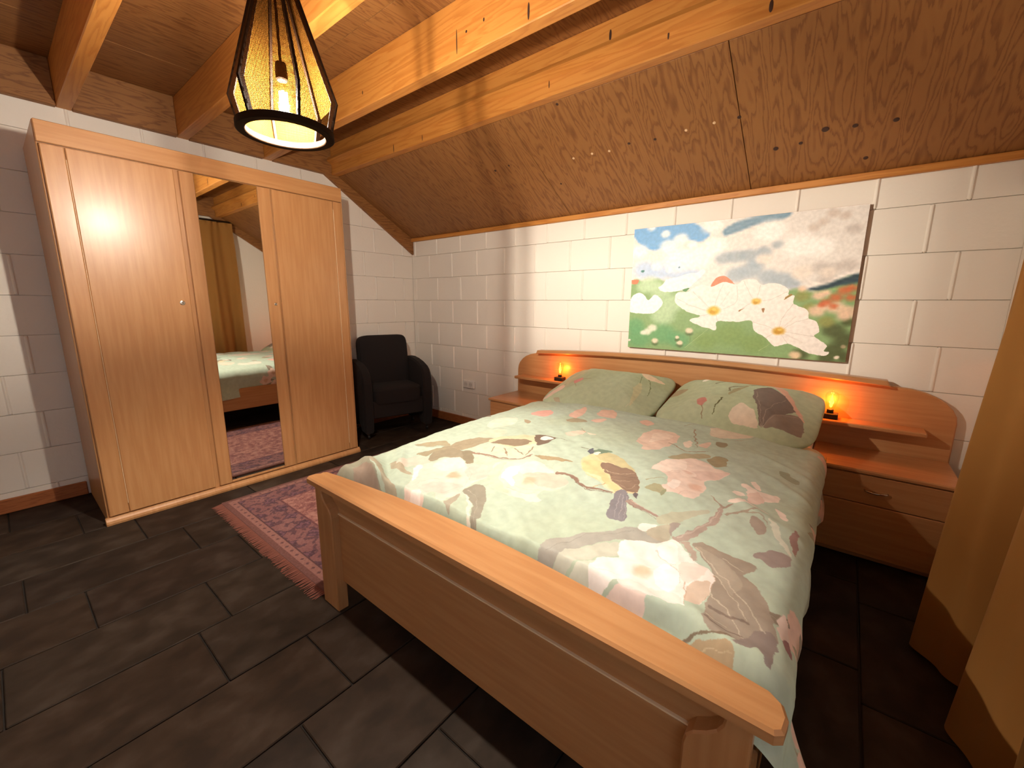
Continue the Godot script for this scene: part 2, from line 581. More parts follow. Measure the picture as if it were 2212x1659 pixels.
	for q in [[2.932, 0.464], [3.072, 0.467], [2.24, 0.459], [2.372, 0.46], [2.483, 0.451]]:
		var at4 := Vector3(q[0], EAVES - 0.012 + PITCH * q[1], q[1]) - n2 * 0.002
		part(root, "plug", round_lathe([Vector2(0.0001, -0.001), Vector2(0.006, -0.001), Vector2(0.0075, 0.0), Vector2(0.0075, 0.003)], 14), M.plug, at4, Vector3(ang, 0, 0))

func baseboards() -> void:
	var l := shell("baseboard_left", "reddish wooden skirting board on the wardrobe wall", "baseboard")
	board(l, "board", Vector3(0.005, 0.0, 2.69), Vector3(0.021, 0.086, DEPTH - 0.01), M.skirting, 0.004, 2)
	board(l, "board", Vector3(0.005, 0.0, 0.025), Vector3(0.021, 0.086, 1.13), M.skirting, 0.004, 2)
	var b := shell("baseboard_back", "reddish wooden skirting board between armchair and nightstand", "baseboard")
	board(b, "board", Vector3(0.022, 0.0, 0.005), Vector3(1.478, 0.086, 0.021), M.skirting, 0.004, 0)

# =====================================================================  bed
func arc_top(x: float) -> float:
	var t := (x - 2.85) / 1.12
	return 0.872 - 0.036 * t * t

func bed() -> void:
	var root := thing("bed", "wide beech double bed with shelved headboard and panelled footboard", "bed")
	# headboard: one long board with rounded shoulders
	var p := PackedVector2Array([Vector2(1.49, 0.06), Vector2(4.21, 0.06), Vector2(4.21, 0.66)])
	for k in 7:
		var t := (k + 1) / 7.0 * PI / 2
		p.append(Vector2(3.98 + 0.23 * cos(t), 0.66 + 0.158 * sin(t)))
	for k in 13:
		var x := lerpf(3.94, 1.76, k / 12.0)
		p.append(Vector2(x, arc_top(x) - 0.018))
	for k in 7:
		var t := (k) / 7.0 * PI / 2
		p.append(Vector2(1.72 - 0.23 * sin(t), 0.66 + 0.158 * cos(t)))
	p.append(Vector2(1.49, 0.66))
	part(root, "headboard", extrude(p, 0.034, 0.005, 0), M.beech, Vector3(0, 0, 0.036))
	var cp := PackedVector2Array()
	for k in 17:
		var x := lerpf(1.715, 3.945, k / 16.0)
		cp.append(Vector2(x, arc_top(x) - 0.017))
	for k in 17:
		var x := lerpf(3.93, 1.73, k / 16.0)
		cp.append(Vector2(x, arc_top(x) + 0.012))
	part(root, "headboard_cap", extrude(cp, 0.075, 0.006, 0), M.beech, Vector3(0, 0, 0.0665))
	board(root, "shelf", Vector3(1.545, 0.598, 0.054), Vector3(2.10, 0.621, 0.175), M.beech, 0.005, 0)
	board(root, "shelf", Vector3(3.635, 0.598, 0.054), Vector3(4.10, 0.621, 0.175), M.beech, 0.005, 0)
	for x in [2.135, 3.672]:
		board(root, "side_rail", Vector3(x, 0.19, 0.056), Vector3(x + 0.028, 0.40, 2.15), M.beech, 0.004, 2)
	board(root, "bed_base", Vector3(2.166, 0.20, 0.06), Vector3(3.67, 0.235, 2.14), M.linen, 0.004, 0)
	# footboard
	board(root, "footboard_panel", Vector3(2.19, 0.118, 2.166), Vector3(3.66, 0.4125, 2.189), M.beech, 0.004, 0)
	board(root, "footboard_rail", Vector3(2.19, 0.4135, 2.162), Vector3(3.66, 0.511, 2.183), M.beech, 0.002, 0)
	board(root, "pale_strip", Vector3(2.262, 0.4125, 2.182), Vector3(3.588, 0.4165, 2.1912), M.pale_strip, 0.001, 0, "thin pale line")  # thin pale strip along the joint of rail and panel
	var post := PackedVector2Array([Vector2(0.0, 0.0), Vector2(0.111, 0.0), Vector2(0.111, 0.405), Vector2(0.107, 0.424), Vector2(0.095, 0.440), Vector2(0.072, 0.456), Vector2(0.056, 0.472), Vector2(0.047, 0.490), Vector2(0.044, 0.5115), Vector2(0.0, 0.5115)])
	var mirrored := PackedVector2Array()
	for v in post:
		mirrored.append(Vector2(-v.x, v.y))
	part(root, "post", extrude(post, 0.048, 0.004, 1), M.beech, Vector3(2.157, 0, 2.197))
	part(root, "post", extrude(mirrored, 0.048, 0.004, 1), M.beech, Vector3(3.693, 0, 2.197))
	var cap := PackedVector2Array([Vector2(2.121, -2.233), Vector2(3.722, -2.233), Vector2(3.735, -2.222), Vector2(3.738, -2.190), Vector2(3.728, -2.163), Vector2(3.705, -2.146)])
	for k in 15:
		var t := (k + 0.5) / 15.0
		cap.append(Vector2(lerpf(3.69, 2.17, t), -2.143 + 0.055 * sin(t * PI)))
	cap.append_array(PackedVector2Array([Vector2(2.135, -2.150), Vector2(2.120, -2.165), Vector2(2.124, -2.178), Vector2(2.112, -2.192), Vector2(2.112, -2.224)]))
	var flat := PackedVector2Array()
	for v in cap:
		flat.append(v)
	part(root, "footboard_cap", extrude(flat, 0.031, 0.006, 0), M.beech, Vector3(0, 0.528, 0), Vector3(-PI / 2, 0, 0))

# --------------------------------------------------------------------- printed cloth
func smooth_ring(pts: Array) -> PackedVector2Array:
	var out := PackedVector2Array()
	var n := pts.size()
	for i in n:
		var a: Vector2 = pts[(i - 1 + n) % n]
		var b: Vector2 = pts[i]
		var c: Vector2 = pts[(i + 1) % n]
		var d: Vector2 = pts[(i + 2) % n]
		for k in 4:
			out.append(b.cubic_interpolate(c, a, d, k / 4.0))
	return out

func fill_ring(img: Image, ring: PackedVector2Array, col: Color, alpha: float) -> void:
	var y0 := 1e9
	var y1 := -1e9
	for q in ring:
		y0 = minf(y0, q.y)
		y1 = maxf(y1, q.y)
	var w := img.get_width()
	var strip: Image
	if alpha < 0.99:
		strip = Image.create_empty(w, 1, false, Image.FORMAT_RGBA8)
		strip.fill(Color(col, alpha))
	var n := ring.size()
	for y in range(maxi(int(y0), 0), mini(int(y1) + 1, img.get_height())):
		var yy := y + 0.5
		var xs := PackedFloat32Array()
		for i in n:
			var a := ring[i]
			var b := ring[(i + 1) % n]
			if (a.y <= yy) != (b.y <= yy):
				xs.append(a.x + (yy - a.y) / (b.y - a.y) * (b.x - a.x))
		xs.sort()
		for k in range(0, xs.size() - 1, 2):
			var l := clampi(int(round(xs[k])), 0, w)
			var r := clampi(int(round(xs[k + 1])), 0, w)
			if r > l:
				if strip:
					img.blend_rect(strip, Rect2i(0, 0, r - l, 1), Vector2i(l, y))
				else:
					img.fill_rect(Rect2i(l, y, r - l, 1), col)

func soft_spot(img: Image, at: Vector2, radius: float, col: Color, alpha: float, tall := 1.0) -> void:
	var n := 40
	var d := Image.create_empty(n, n, false, Image.FORMAT_RGBA8)
	for y in n:
		for x in n:
			var q := Vector2(x - (n - 1) * 0.5, y - (n - 1) * 0.5).length() / (n * 0.5)
			d.set_pixel(x, y, Color(col, alpha * (1.0 - smoothstep(0.35, 1.0, q))))
	var sx := maxi(int(radius * 2.4), 2)
	var sy := maxi(int(radius * 2.4 * tall), 2)
	d.resize(sx, sy, Image.INTERPOLATE_BILINEAR)
	img.blend_rect(d, Rect2i(0, 0, sx, sy), Vector2i(int(at.x - sx * 0.5), int(at.y - sy * 0.5)))

func stroke_ring(pts: Array, width: float) -> PackedVector2Array:
	var line := []
	for i in pts.size() - 1:
		var a: Vector2 = pts[maxi(i - 1, 0)]
		var b: Vector2 = pts[i]
		var c: Vector2 = pts[i + 1]
		var d: Vector2 = pts[mini(i + 2, pts.size() - 1)]
		for k in 6:
			line.append(b.cubic_interpolate(c, a, d, k / 6.0))
	line.append(pts[-1])
	var l := PackedVector2Array()
	var r := PackedVector2Array()
	for i in line.size():
		var dir: Vector2 = (line[mini(i + 1, line.size() - 1)] - line[maxi(i - 1, 0)]).normalized()
		var t := float(i) / (line.size() - 1)
		var h := width * 0.5 * (1.0 - 0.45 * t) * (0.9 + 0.2 * sin(i * 2.1))
		l.append(line[i] + Vector2(-dir.y, dir.x) * h)
		r.append(line[i] - Vector2(-dir.y, dir.x) * h)
	r.reverse()
	l.append_array(r)
	return l

func draw_print(img: Image, shapes: Array, per_mm: float, shift: Vector2, up := false, tall := 0.85) -> void:
	for s in shapes:
		var pts := []
		var raw: Array = s[6]
		for k in range(0, raw.size(), 2):
			var q := Vector2(raw[k], -raw[k + 1] if up else raw[k + 1])
			pts.append((q + shift) * per_mm)
		var size: float = s[1] * per_mm
		var alpha: float = s[2] / 100.0
		var col := Color8(s[3], s[4], s[5])
		match s[0]:
			"P": fill_ring(img, smooth_ring(pts), col, alpha)
			"L": fill_ring(img, stroke_ring(pts, size), col, alpha)
			"S": soft_spot(img, pts[0], size, col, alpha, tall)

func blossom(img: Image, at: Vector2, size: float, turn: float, col: Color) -> void:
	for k in 5:
		var a := turn + TAU * k / 5.0
		var d := Vector2(cos(a), sin(a))
		var n := Vector2(-d.y, d.x)
		fill_ring(img, smooth_ring([at, at + d * size * 0.5 + n * size * 0.42, at + d * size, at + d * size * 0.5 - n * size * 0.42]), col.lightened(0.04 * (k % 3)), 1.0)
	soft_spot(img, at, size * 0.35, rgb(198, 160, 132), 0.7)

func leaf(img: Image, at: Vector2, size: float, turn: float, col: Color) -> void:
	var d := Vector2(cos(turn), sin(turn))
	var n := Vector2(-d.y, d.x)
	fill_ring(img, smooth_ring([at, at + d * size * 0.35 + n * size * 0.22, at + d * size, at + d * size * 0.4 - n * size * 0.18]), col, 1.0)
	fill_ring(img, stroke_ring([at, at + d * size * 0.5 + n * size * 0.03, at + d * size * 0.95], size * 0.03), col.lightened(0.2), 0.8)

# brushwork of the print: edges wander a little and the dye is uneven
func painterly(img: Image, wander: float, uneven: float, sd: int) -> Image:
	var w := img.get_width()
	var h := img.get_height()
	var nx := noise(0.022, 3, 0.0, sd).get_image(w, h).get_data()
	var ny := noise(0.022, 3, 0.0, sd + 1).get_image(w, h).get_data()
	var ng := noise(0.035, 5, 12.0, sd + 2).get_image(w, h).get_data()
	var src := img.get_data()
	var out := src.duplicate()
	var k := wander / 128.0
	for y in h:
		for x in w:
			var i := y * w + x
			var sx := clampi(x + int((nx[i] - 128) * k), 0, w - 1)
			var sy := clampi(y + int((ny[i] - 128) * k), 0, h - 1)
			var j := (sy * w + sx) * 4
			var g := 1.0 + (ng[i] - 128) / 128.0 * uneven
			i *= 4
			out[i] = mini(int(src[j] * g), 255)
			out[i + 1] = mini(int(src[j + 1] * g), 255)
			out[i + 2] = mini(int(src[j + 2] * g), 255)
	return Image.create_from_data(w, h, false, Image.FORMAT_RGBA8, out)

func duvet_texture() -> ImageTexture:
	var k := 1.3333
	var img := Image.create_empty(3000, 2734, false, Image.FORMAT_RGBA8)
	var sage := rgb(182, 201, 186)
	img.fill(sage)
	for i in 46:
		soft_spot(img, Vector2(rng.randf() * 3000, rng.randf() * 2734), rng.randf_range(140, 330), [rgb(190, 208, 196), rgb(178, 193, 172), rgb(187, 207, 198)][i % 3], 0.5)
	# print that falls over the sides and under the pillows
	for i in 30:
		var side := i % 3
		var at := Vector2(rng.randf_range(20, 400) if side == 0 else rng.randf_range(2620, 2980), rng.randf_range(60, 2600)) if side < 2 else Vector2(rng.randf_range(100, 2900), rng.randf_range(20, 240))
		for j in 3:
			leaf(img, at, rng.randf_range(90, 190), rng.randf() * TAU, [rgb(150, 142, 122), rgb(164, 158, 134), rgb(140, 130, 116)][j])
		blossom(img, at, rng.randf_range(60, 120), rng.randf(), [rgb(230, 206, 192), rgb(226, 196, 184), rgb(236, 220, 208)][i % 3])
	draw_print(img, DUVET_PRINT, k, Vector2.ZERO)
	img.resize(1500, 1367, Image.INTERPOLATE_BILINEAR)
	img = painterly(img, 7.0, 0.045, 71)
	return ImageTexture.create_from_image(img)

func pillow_texture() -> ImageTexture:
	var k := 1.2
	var img := Image.create_empty(2100, 1080, false, Image.FORMAT_RGBA8)
	img.fill(rgb(178, 193, 164))
	for i in 24:
		soft_spot(img, Vector2(rng.randf() * 2100, rng.randf() * 1080), rng.randf_range(120, 260), [rgb(180, 192, 164), rgb(164, 174, 140)][i % 2], 0.5)
	draw_print(img, PILLOW_PRINT, k, Vector2(0, 720), true)
	img.resize(1050, 540, Image.INTERPOLATE_BILINEAR)
	img = painterly(img, 6.0, 0.045, 75)
	return ImageTexture.create_from_image(img)

func fabric(t: Texture2D) -> StandardMaterial3D:
	var m := StandardMaterial3D.new()
	m.albedo_texture = t
	m.texture_repeat = false
	m.roughness = 0.85
	m.rim_enabled = true
	m.rim = 0.12
	return m

func bedding() -> void:
	var mt := thing("mattress", "pale mattress under the floral duvet", "mattress")
	board(mt, "core", Vector3(2.172, 0.238, 0.07), Vector3(3.664, 0.50, 2.12), M.linen, 0.03, 0)
	# duvet: a draped, wrinkled sheet that tucks down behind the footboard
	var n1 := noise(1.6, 3, 0.0, 61)
	var n2 := noise(5.0, 3, 0.0, 62)
	var cx := 2.925
	var half := 0.735
	var rad := 0.075
	var drop := 0.20
	var nc := 150
	var nr := 150
	var rows := []
	var uv := []
	var total := half + rad * PI * 0.5 + drop
	for r in nr + 1:
		var t := float(r) / nr
		var z := lerpf(2.20, 0.50, t)
		var row := []
		var u := []
		for c in nc + 1:
			var a := lerpf(-total, total, float(c) / nc)
			var s := signf(a)
			var m := absf(a)
			var foot := smoothstep(1.85, 2.16, z)
			# plump cross-section: flat middle, rolled edge, hanging side
			var p := Vector3.ZERO
			var nrm := Vector3.UP
			var ytop := 0.590 - 0.058 * smoothstep(1.45, 2.05, z) * (1.0 - 0.6 * smoothstep(0.45, 0.75, m)) + 0.030 * (1.0 - pow(minf(m / half, 1.0), 4.0))
			if m <= half:
				p = Vector3(cx + a, ytop, z)
			elif m <= half + rad * PI * 0.5:
				var th := (m - half) / rad
				p = Vector3(cx + s * (half + rad * sin(th)), ytop - rad * (1.0 - cos(th)), z)
				nrm = Vector3(s * sin(th), cos(th), 0)
			else:
				var dn := m - half - rad * PI * 0.5
				var flare := 0.035 * sin(z * 9.0 + s) * smoothstep(0.0, 0.2, dn) + (0.05 * foot * smoothstep(0.0, 0.2, dn) if s > 0 else 0.0)
				p = Vector3(cx + s * (half + rad + flare - 0.02 * smoothstep(0.0, 0.1, dn)), ytop - rad - dn, z)
				nrm = Vector3(s, 0, 0)
			# long soft wrinkles plus finer ones towards the foot and the sides
			var w := 0.010 * n1.get_noise_2d(a * 1.0 + z * 0.6, z * 0.8 - a * 0.4)
			w += (0.0045 + 0.006 * foot) * n2.get_noise_2d(a * 0.55 + z * 0.45, z * 1.5 - a * 1.1)
			# fans of pulled folds: foot end by the right post, left foot corner, right edge
			w += fold(a, z, Vector2(0.18, 1.98), Vector2(0.72, 1.80), 0.022, 0.009)
			w += fold(a, z, Vector2(0.22, 2.04), Vector2(0.70, 1.93), 0.018, 0.008)
			w += fold(a, z, Vector2(0.28, 1.90), Vector2(0.66, 1.66), 0.020, 0.006)
			w += fold(a, z, Vector2(-0.40, 1.96), Vector2(0.10, 1.70), 0.030, 0.006)
			w += fold(a, z, Vector2(-0.42, 1.86), Vector2(0.05, 1.58), 0.026, 0.005)
			w += fold(a, z, Vector2(-0.78, 1.99), Vector2(-0.52, 2.09), 0.030, 0.030)
			w -= fold(a, z, Vector2(-0.74, 1.90), Vector2(-0.50, 2.06), 0.020, 0.018)
			w += fold(a, z, Vector2(-0.70, 1.84), Vector2(-0.47, 2.04), 0.018, 0.016)
			w += fold(a, z, Vector2(0.55, 0.98), Vector2(0.80, 1.14), 0.018, 0.010)
			w += fold(a, z, Vector2(0.60, 1.18), Vector2(0.84, 1.36), 0.018, 0.008)
			w += fold(a, z, Vector2(0.50, 1.45), Vector2(0.82, 1.62), 0.022, 0.008)
			w += fold(a, z, Vector2(-0.30, 0.78), Vector2(0.60, 0.74), 0.022, 0.006)
			p += nrm * w
			# the foot end rolls over and dives between mattress and footboard
			var corner := smoothstep(0.56, 0.74, m)
			var over := lerpf(smoothstep(2.05, 2.15, z), smoothstep(2.09, 2.19, z), corner)
			if z > 2.05:
				p.y -= lerpf(0.13, 0.12, corner) * over * over
				p.z = 2.05 + (z - 2.05) * lerpf(0.46, 0.80, corner)
			# the head end lies flat under the pillows
			var head := 1.0 - smoothstep(0.58, 0.72, z)
			if m <= half + rad * 1.6:
				p.y -= 0.045 * head
			row.append(p)
			u.append(Vector2((cx + a - 1.80) / 2.25, (z - 0.40) / 2.0503))
		rows.append(row)
		uv.append(u)
	var dv := thing("duvet", "sage green duvet printed with pale magnolias, leaves and two birds", "duvet")
	part(dv, "cover", sheet(rows, uv), fabric(duvet_texture()))
	# pillows
	var ptex := fabric(pillow_texture())
	var spots := [[Vector3(2.543, 0.655, 0.418), "sage green floral pillow nearest the armchair", 0.03], [Vector3(3.316, 0.664, 0.418), "olive green floral pillow with dark leaf nearest the curtain", -0.03]]
	for sp in spots:
		var at: Vector3 = sp[0]
		var pl := thing("pillow", sp[1], "pillow", at, 0.0, "pillows against the headboard")
		var size := Vector3(0.752, 0.215, 0.66)
		var basis := Basis(Vector3.UP, sp[2]) * Basis(Vector3.RIGHT, 0.235)
		var prow := []
		var puv := []
		var nv := 36
		var nu := 56
		for r in nv + 1:
			var phi := PI * (float(r) / nv - 0.5)
			var row2 := []
			var u2 := []
			for c in nu + 1:
				var th := -TAU * c / nu
				var cp := pow(absf(cos(phi)), 0.55)
				var q := Vector3(signf(cos(th)) * pow(absf(cos(th)), 0.36) * cp, signf(sin(phi)) * pow(absf(sin(phi)), 0.9), signf(sin(th)) * pow(absf(sin(th)), 0.36) * cp) * size * 0.5
				var rim := maxf(absf(q.x) / (size.x * 0.5), absf(q.z) / (size.z * 0.5))
				q.y *= 1.0 - 0.62 * smoothstep(0.25, 1.0, rim)
				q.y += 0.008 * n2.get_noise_2d(q.x * 1.2 + at.x, q.z * 1.2) * (1.0 if q.y > 0 else 0.0)
				q = basis * q
				row2.append(q)
				var wp := q + at
				var tt := ((wp.y - 0.60) * 0.17 - (wp.z - 0.70) * 0.47) / 0.4998
				u2.append(Vector2((wp.x - 2.0) / 1.75, (0.72 - tt) / 0.90))
			prow.append(row2)
			puv.append(u2)
		part(pl, "case", sheet(prow, puv, true), ptex)

func fold(a: float, z: float, from: Vector2, to: Vector2, width: float, height: float) -> float:
	var p := Vector2(a, z)
	var d := to - from
	var t := clampf((p - from).dot(d) / d.length_squared(), 0.0, 1.0)
	var q := p.distance_to(from + d * t) / width
	return height * exp(-q * q) * sin(PI * clampf(t * 0.9 + 0.05, 0.0, 1.0))

# =====================================================================  wardrobe
func wardrobe() -> void:
	var root := thing("wardrobe", "tall three-door beech wardrobe with a mirror in the middle door", "wardrobe")
	board(root, "carcass", Vector3(0.024, 0.0, 1.151), Vector3(0.640, 2.066, 2.680), M.beech, 0.004, 1)
	board(root, "frieze", Vector3(0.640, 1.966, 1.153), Vector3(0.660, 2.064, 2.678), M.beech, 0.003, 2)
	var pl := extrude(PackedVector2Array([Vector2(0.0, 0.0), Vector2(0.030, 0.0), Vector2(0.033, 0.012), Vector2(0.030, 0.024), Vector2(0.022, 0.033), Vector2(0.019, 0.040), Vector2(0.0, 0.040)]), 1.552, 0.002, 1)
	part(root, "plinth", pl, M.beech, Vector3(0.641, 0.0, 1.9155))
	board(root, "end_stile", Vector3(0.640, 0.041, 1.153), Vector3(0.658, 1.965, 1.160), M.beech, 0.002, 1)
	# left door
	var door := board(root, "door", Vector3(0.6405, 0.045, 2.165), Vector3(0.648, 1.962, 2.672), M.beech, 0.001, 1)
	var o := -door.position
	board_in(door, "stile", o, Vector3(0.648, 0.046, 2.589), Vector3(0.659, 1.961, 2.671), 0.0035)
	board_in(door, "panel", o, Vector3(0.648, 0.046, 2.166), Vector3(0.659, 1.961, 2.586), 0.0035)
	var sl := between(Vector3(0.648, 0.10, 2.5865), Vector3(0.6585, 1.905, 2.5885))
	part(door, "pale_strip", box(sl[0], 0.0004, 1), M.pale_strip, sl[1] + o, Vector3.ZERO, "thin pale line")  # light caught on the groove bevel, put in as a pale strip
	lock(door, o + Vector3(0.659, 1.222, 2.207), 0.0135)
	# mirror door
	door = board(root, "door", Vector3(0.6405, 0.045, 1.660), Vector3(0.647, 1.962, 2.143), M.beech, 0.001, 1)
	o = -door.position
	board_in(door, "stile", o, Vector3(0.647, 0.046, 2.073), Vector3(0.659, 1.961, 2.142), 0.0025)
	board_in(door, "stile", o, Vector3(0.647, 0.046, 1.661), Vector3(0.659, 1.961, 1.735), 0.0025)
	board_in(door, "bottom_rail", o, Vector3(0.647, 0.046, 1.736), Vector3(0.658, 0.060, 2.072), 0.0025)
	var s := between(Vector3(0.6475, 0.061, 1.7355), Vector3(0.654, 1.961, 2.0725))
	part(door, "mirror", box(s[0], 0.002), M.mirror, s[1] + o, Vector3.ZERO, "tall narrow mirror")
	lock(door, o + Vector3(0.659, 1.216, 1.690), 0.010)
	# right door
	door = board(root, "door", Vector3(0.6405, 0.045, 1.161), Vector3(0.648, 1.962, 1.650), M.beech, 0.001, 1)
	o = -door.position
	board_in(door, "panel", o, Vector3(0.648, 0.046, 1.226), Vector3(0.659, 1.961, 1.649), 0.0035)
	board_in(door, "stile", o, Vector3(0.648, 0.046, 1.162), Vector3(0.659, 1.961, 1.223), 0.0035)
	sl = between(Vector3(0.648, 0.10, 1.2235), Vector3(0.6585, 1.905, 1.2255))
	part(door, "pale_strip", box(sl[0], 0.0004, 1), M.pale_strip, sl[1] + o, Vector3.ZERO, "thin pale line")  # pale colour stands for the bevel catching light, as on the left door

func board_in(parent: Node3D, called: String, o: Vector3, a: Vector3, b: Vector3, bevel: float) -> void:
	var s := between(a, b)
	part(parent, called, box(s[0], bevel, 1, Vector2(snappedf(a.z * 3.0, 0.2), 0.4)), M.beech, s[1] + o)

func lock(parent: Node3D, at: Vector3, r: float) -> void:
	var l := part(parent, "lock", round_lathe([Vector2(r, 0.0), Vector2(r, 0.0015), Vector2(r * 0.85, 0.003), Vector2(r * 0.4, 0.0035), Vector2(0.0001, 0.0035)], 20), M.steel, at, Vector3(0, 0, -PI / 2), "nickel lock plate")
	part(l, "keyhole", box(Vector3(0.009, 0.0016, 0.003), 0.0004), M.black, Vector3(0, 0.0034, 0))

func nightstand(side: String) -> void:
	var right := side == "right"
	var x0 := 3.668 if right else 1.490
	var x1 := 4.210 if right else 2.055
	var root := thing("nightstand", "beech nightstand with drawers beside the curtain" if right else "beech nightstand between the armchair and the bed", "nightstand", Vector3(x0, 0, 0), 0.0, "nightstands built onto the headboard")
	var w := x1 - x0
	board(root, "top", Vector3(0, 0.445, 0.054), Vector3(w, 0.466, 0.452), M.beech, 0.006, 0)
	board(root, "body", Vector3(0.012, 0.03, 0.056), Vector3(w - 0.012, 0.4445, 0.424), M.beech, 0.003, 1)
	board(root, "foot_rail", Vector3(0.03, 0.0, 0.08), Vector3(w - 0.03, 0.03, 0.40), M.beech, 0.003, 0)
	var d := board(root, "drawer", Vector3(0.016, 0.298, 0.4245), Vector3(w - 0.016, 0.440, 0.442), M.beech, 0.003, 0)
	var hx := (3.933 - x0) - (w * 0.5) if right else 0.0
	var pts := [Vector3(hx - 0.042, 0, 0.008), Vector3(hx - 0.040, 0, 0.022), Vector3(hx - 0.028, 0, 0.030), Vector3(hx, -0.002, 0.033), Vector3(hx + 0.028, 0, 0.030), Vector3(hx + 0.040, 0, 0.022), Vector3(hx + 0.042, 0, 0.008)]
	part(d, "handle", tube(pts, 0.0042), M.steel, Vector3.ZERO, Vector3.ZERO, "slim steel bow handle")
	board(root, "lower_front", Vector3(0.016, 0.036, 0.4245), Vector3(w - 0.016, 0.294, 0.442), M.beech, 0.003, 0)

# =====================================================================  armchair
func armchair() -> void:
	var root := thing("armchair", "black upholstered tub armchair on small casters in the corner", "armchair", Vector3(0.315, 0, 0.578), deg_to_rad(74.0))
	var prof := PackedVector2Array([Vector2(0.248, 0.062), Vector2(0.262, 0.20), Vector2(0.266, 0.38), Vector2(0.258, 0.52), Vector2(0.244, 0.575), Vector2(0.218, 0.612), Vector2(0.175, 0.642), Vector2(0.10, 0.668), Vector2(0.0, 0.688), Vector2(-0.11, 0.698), Vector2(-0.20, 0.694), Vector2(-0.225, 0.66), Vector2(-0.215, 0.40), Vector2(-0.205, 0.062), Vector2(-0.13, 0.062), Vector2(-0.09, 0.105), Vector2(-0.03, 0.128), Vector2(0.06, 0.128), Vector2(0.115, 0.105), Vector2(0.155, 0.062)])
	for s in [-1.0, 1.0]:
		part(root, "arm", extrude(prof, 0.088, 0.016, 1), M.upholstery, Vector3(s * 0.286, 0, 0), Vector3(0, -PI / 2, 0))
	part(root, "seat", cushion(Vector3(0.478, 0.17, 0.50), 0.28), M.upholstery, Vector3(0, 0.385, 0.005))
	part(root, "backrest", cushion(Vector3(0.478, 0.56, 0.15), 0.25), M.upholstery, Vector3(0, 0.640, -0.152), Vector3(deg_to_rad(-7.0), 0, 0))
	part(root, "front_skirt", box(Vector3(0.482, 0.155, 0.03), 0.008), M.upholstery, Vector3(0, 0.268, 0.222))
	part(root, "back_skirt", box(Vector3(0.482, 0.20, 0.03), 0.008), M.upholstery, Vector3(0, 0.285, -0.19))
	for x in [-0.286, 0.286]:
		for z in [0.205, -0.165]:
			var c := part(root, "caster", box(Vector3(0.022, 0.022, 0.022), 0.004), M.steel, Vector3(x, 0.052, z))
			part(c, "wheel", lathe([Vector2(0.0001, -0.009), Vector2(0.019, -0.009), Vector2(0.021, -0.005), Vector2(0.021, 0.005), Vector2(0.019, 0.009), Vector2(0.0001, 0.009)], 18), M.black, Vector3(0, -0.0305, 0), Vector3(0, 0, PI / 2))

# =====================================================================  rug
func rug_texture() -> ImageTexture:
	var w := 540
	var h := 700
	var img := Image.create_empty(w, h, false, Image.FORMAT_RGBA8)
	var na := noise(0.045, 4, 18.0, 81)
	var nb := noise(0.012, 3, 0.0, 82)
	var nd := noise(0.16, 2, 0.0, 83)
	for y in h:
		for x in w:
			var e := minf(minf(x, w - 1 - x), minf(y, h - 1 - y)) * 2.5     # millimetres from the edge
			var f := na.get_noise_2d(x, y)
			var g := nb.get_noise_2d(x, y)
			var c := rgb(140, 92, 88).lerp(rgb(160, 112, 104), clampf(0.5 + g, 0.0, 1.0))
			if e < 26.0:
				c = rgb(110, 72, 68)
			elif e < 66.0:
				c = rgb(142, 100, 94)
				var along := (x if minf(y, h - 1 - y) * 2.5 < 66.0 and minf(x, w - 1 - x) * 2.5 > minf(y, h - 1 - y) * 2.5 else y) * 2.5
				if absf(fposmod(along, 58.0) - 29.0) + absf(e - 46.0) < 11.0:
					c = rgb(98, 66, 68)
			elif e < 74.0:
				c = rgb(84, 56, 60)
			elif e < 250.0:
				c = c.lerp(rgb(96, 66, 76), 0.4)
				var q := absf(fposmod(x * 2.5 + 40.0 * g, 150.0) - 75.0) + absf(fposmod(y * 2.5 + 40.0 + 30.0 * f, 150.0) - 75.0)
				if absf(q - 48.0) < 7.0 or q < 16.0:
					c = c.lerp(rgb(72, 50, 64), 0.75)
				elif q < 44.0:
					c = c.lerp(rgb(110, 76, 92), 0.7)
				if f > 0.16:
					c = c.lerp(rgb(68, 46, 58), 0.6)
			elif e < 262.0:
				c = rgb(104, 64, 68)
			else:
				if f > 0.22:
					c = c.lerp(rgb(104, 62, 64), 0.6)
				elif f < -0.26:
					c = c.lerp(rgb(172, 128, 118), 0.6)
				if absf(f) < 0.025:
					c = c.lerp(rgb(84, 48, 56), 0.55)
			c = c.darkened(0.10 * maxf(nd.get_noise_2d(x, y), 0.0)).lightened(0.08 * maxf(-nd.get_noise_2d(x, y), 0.0))
			img.set_pixel(x, y, c)
	return ImageTexture.create_from_image(img)

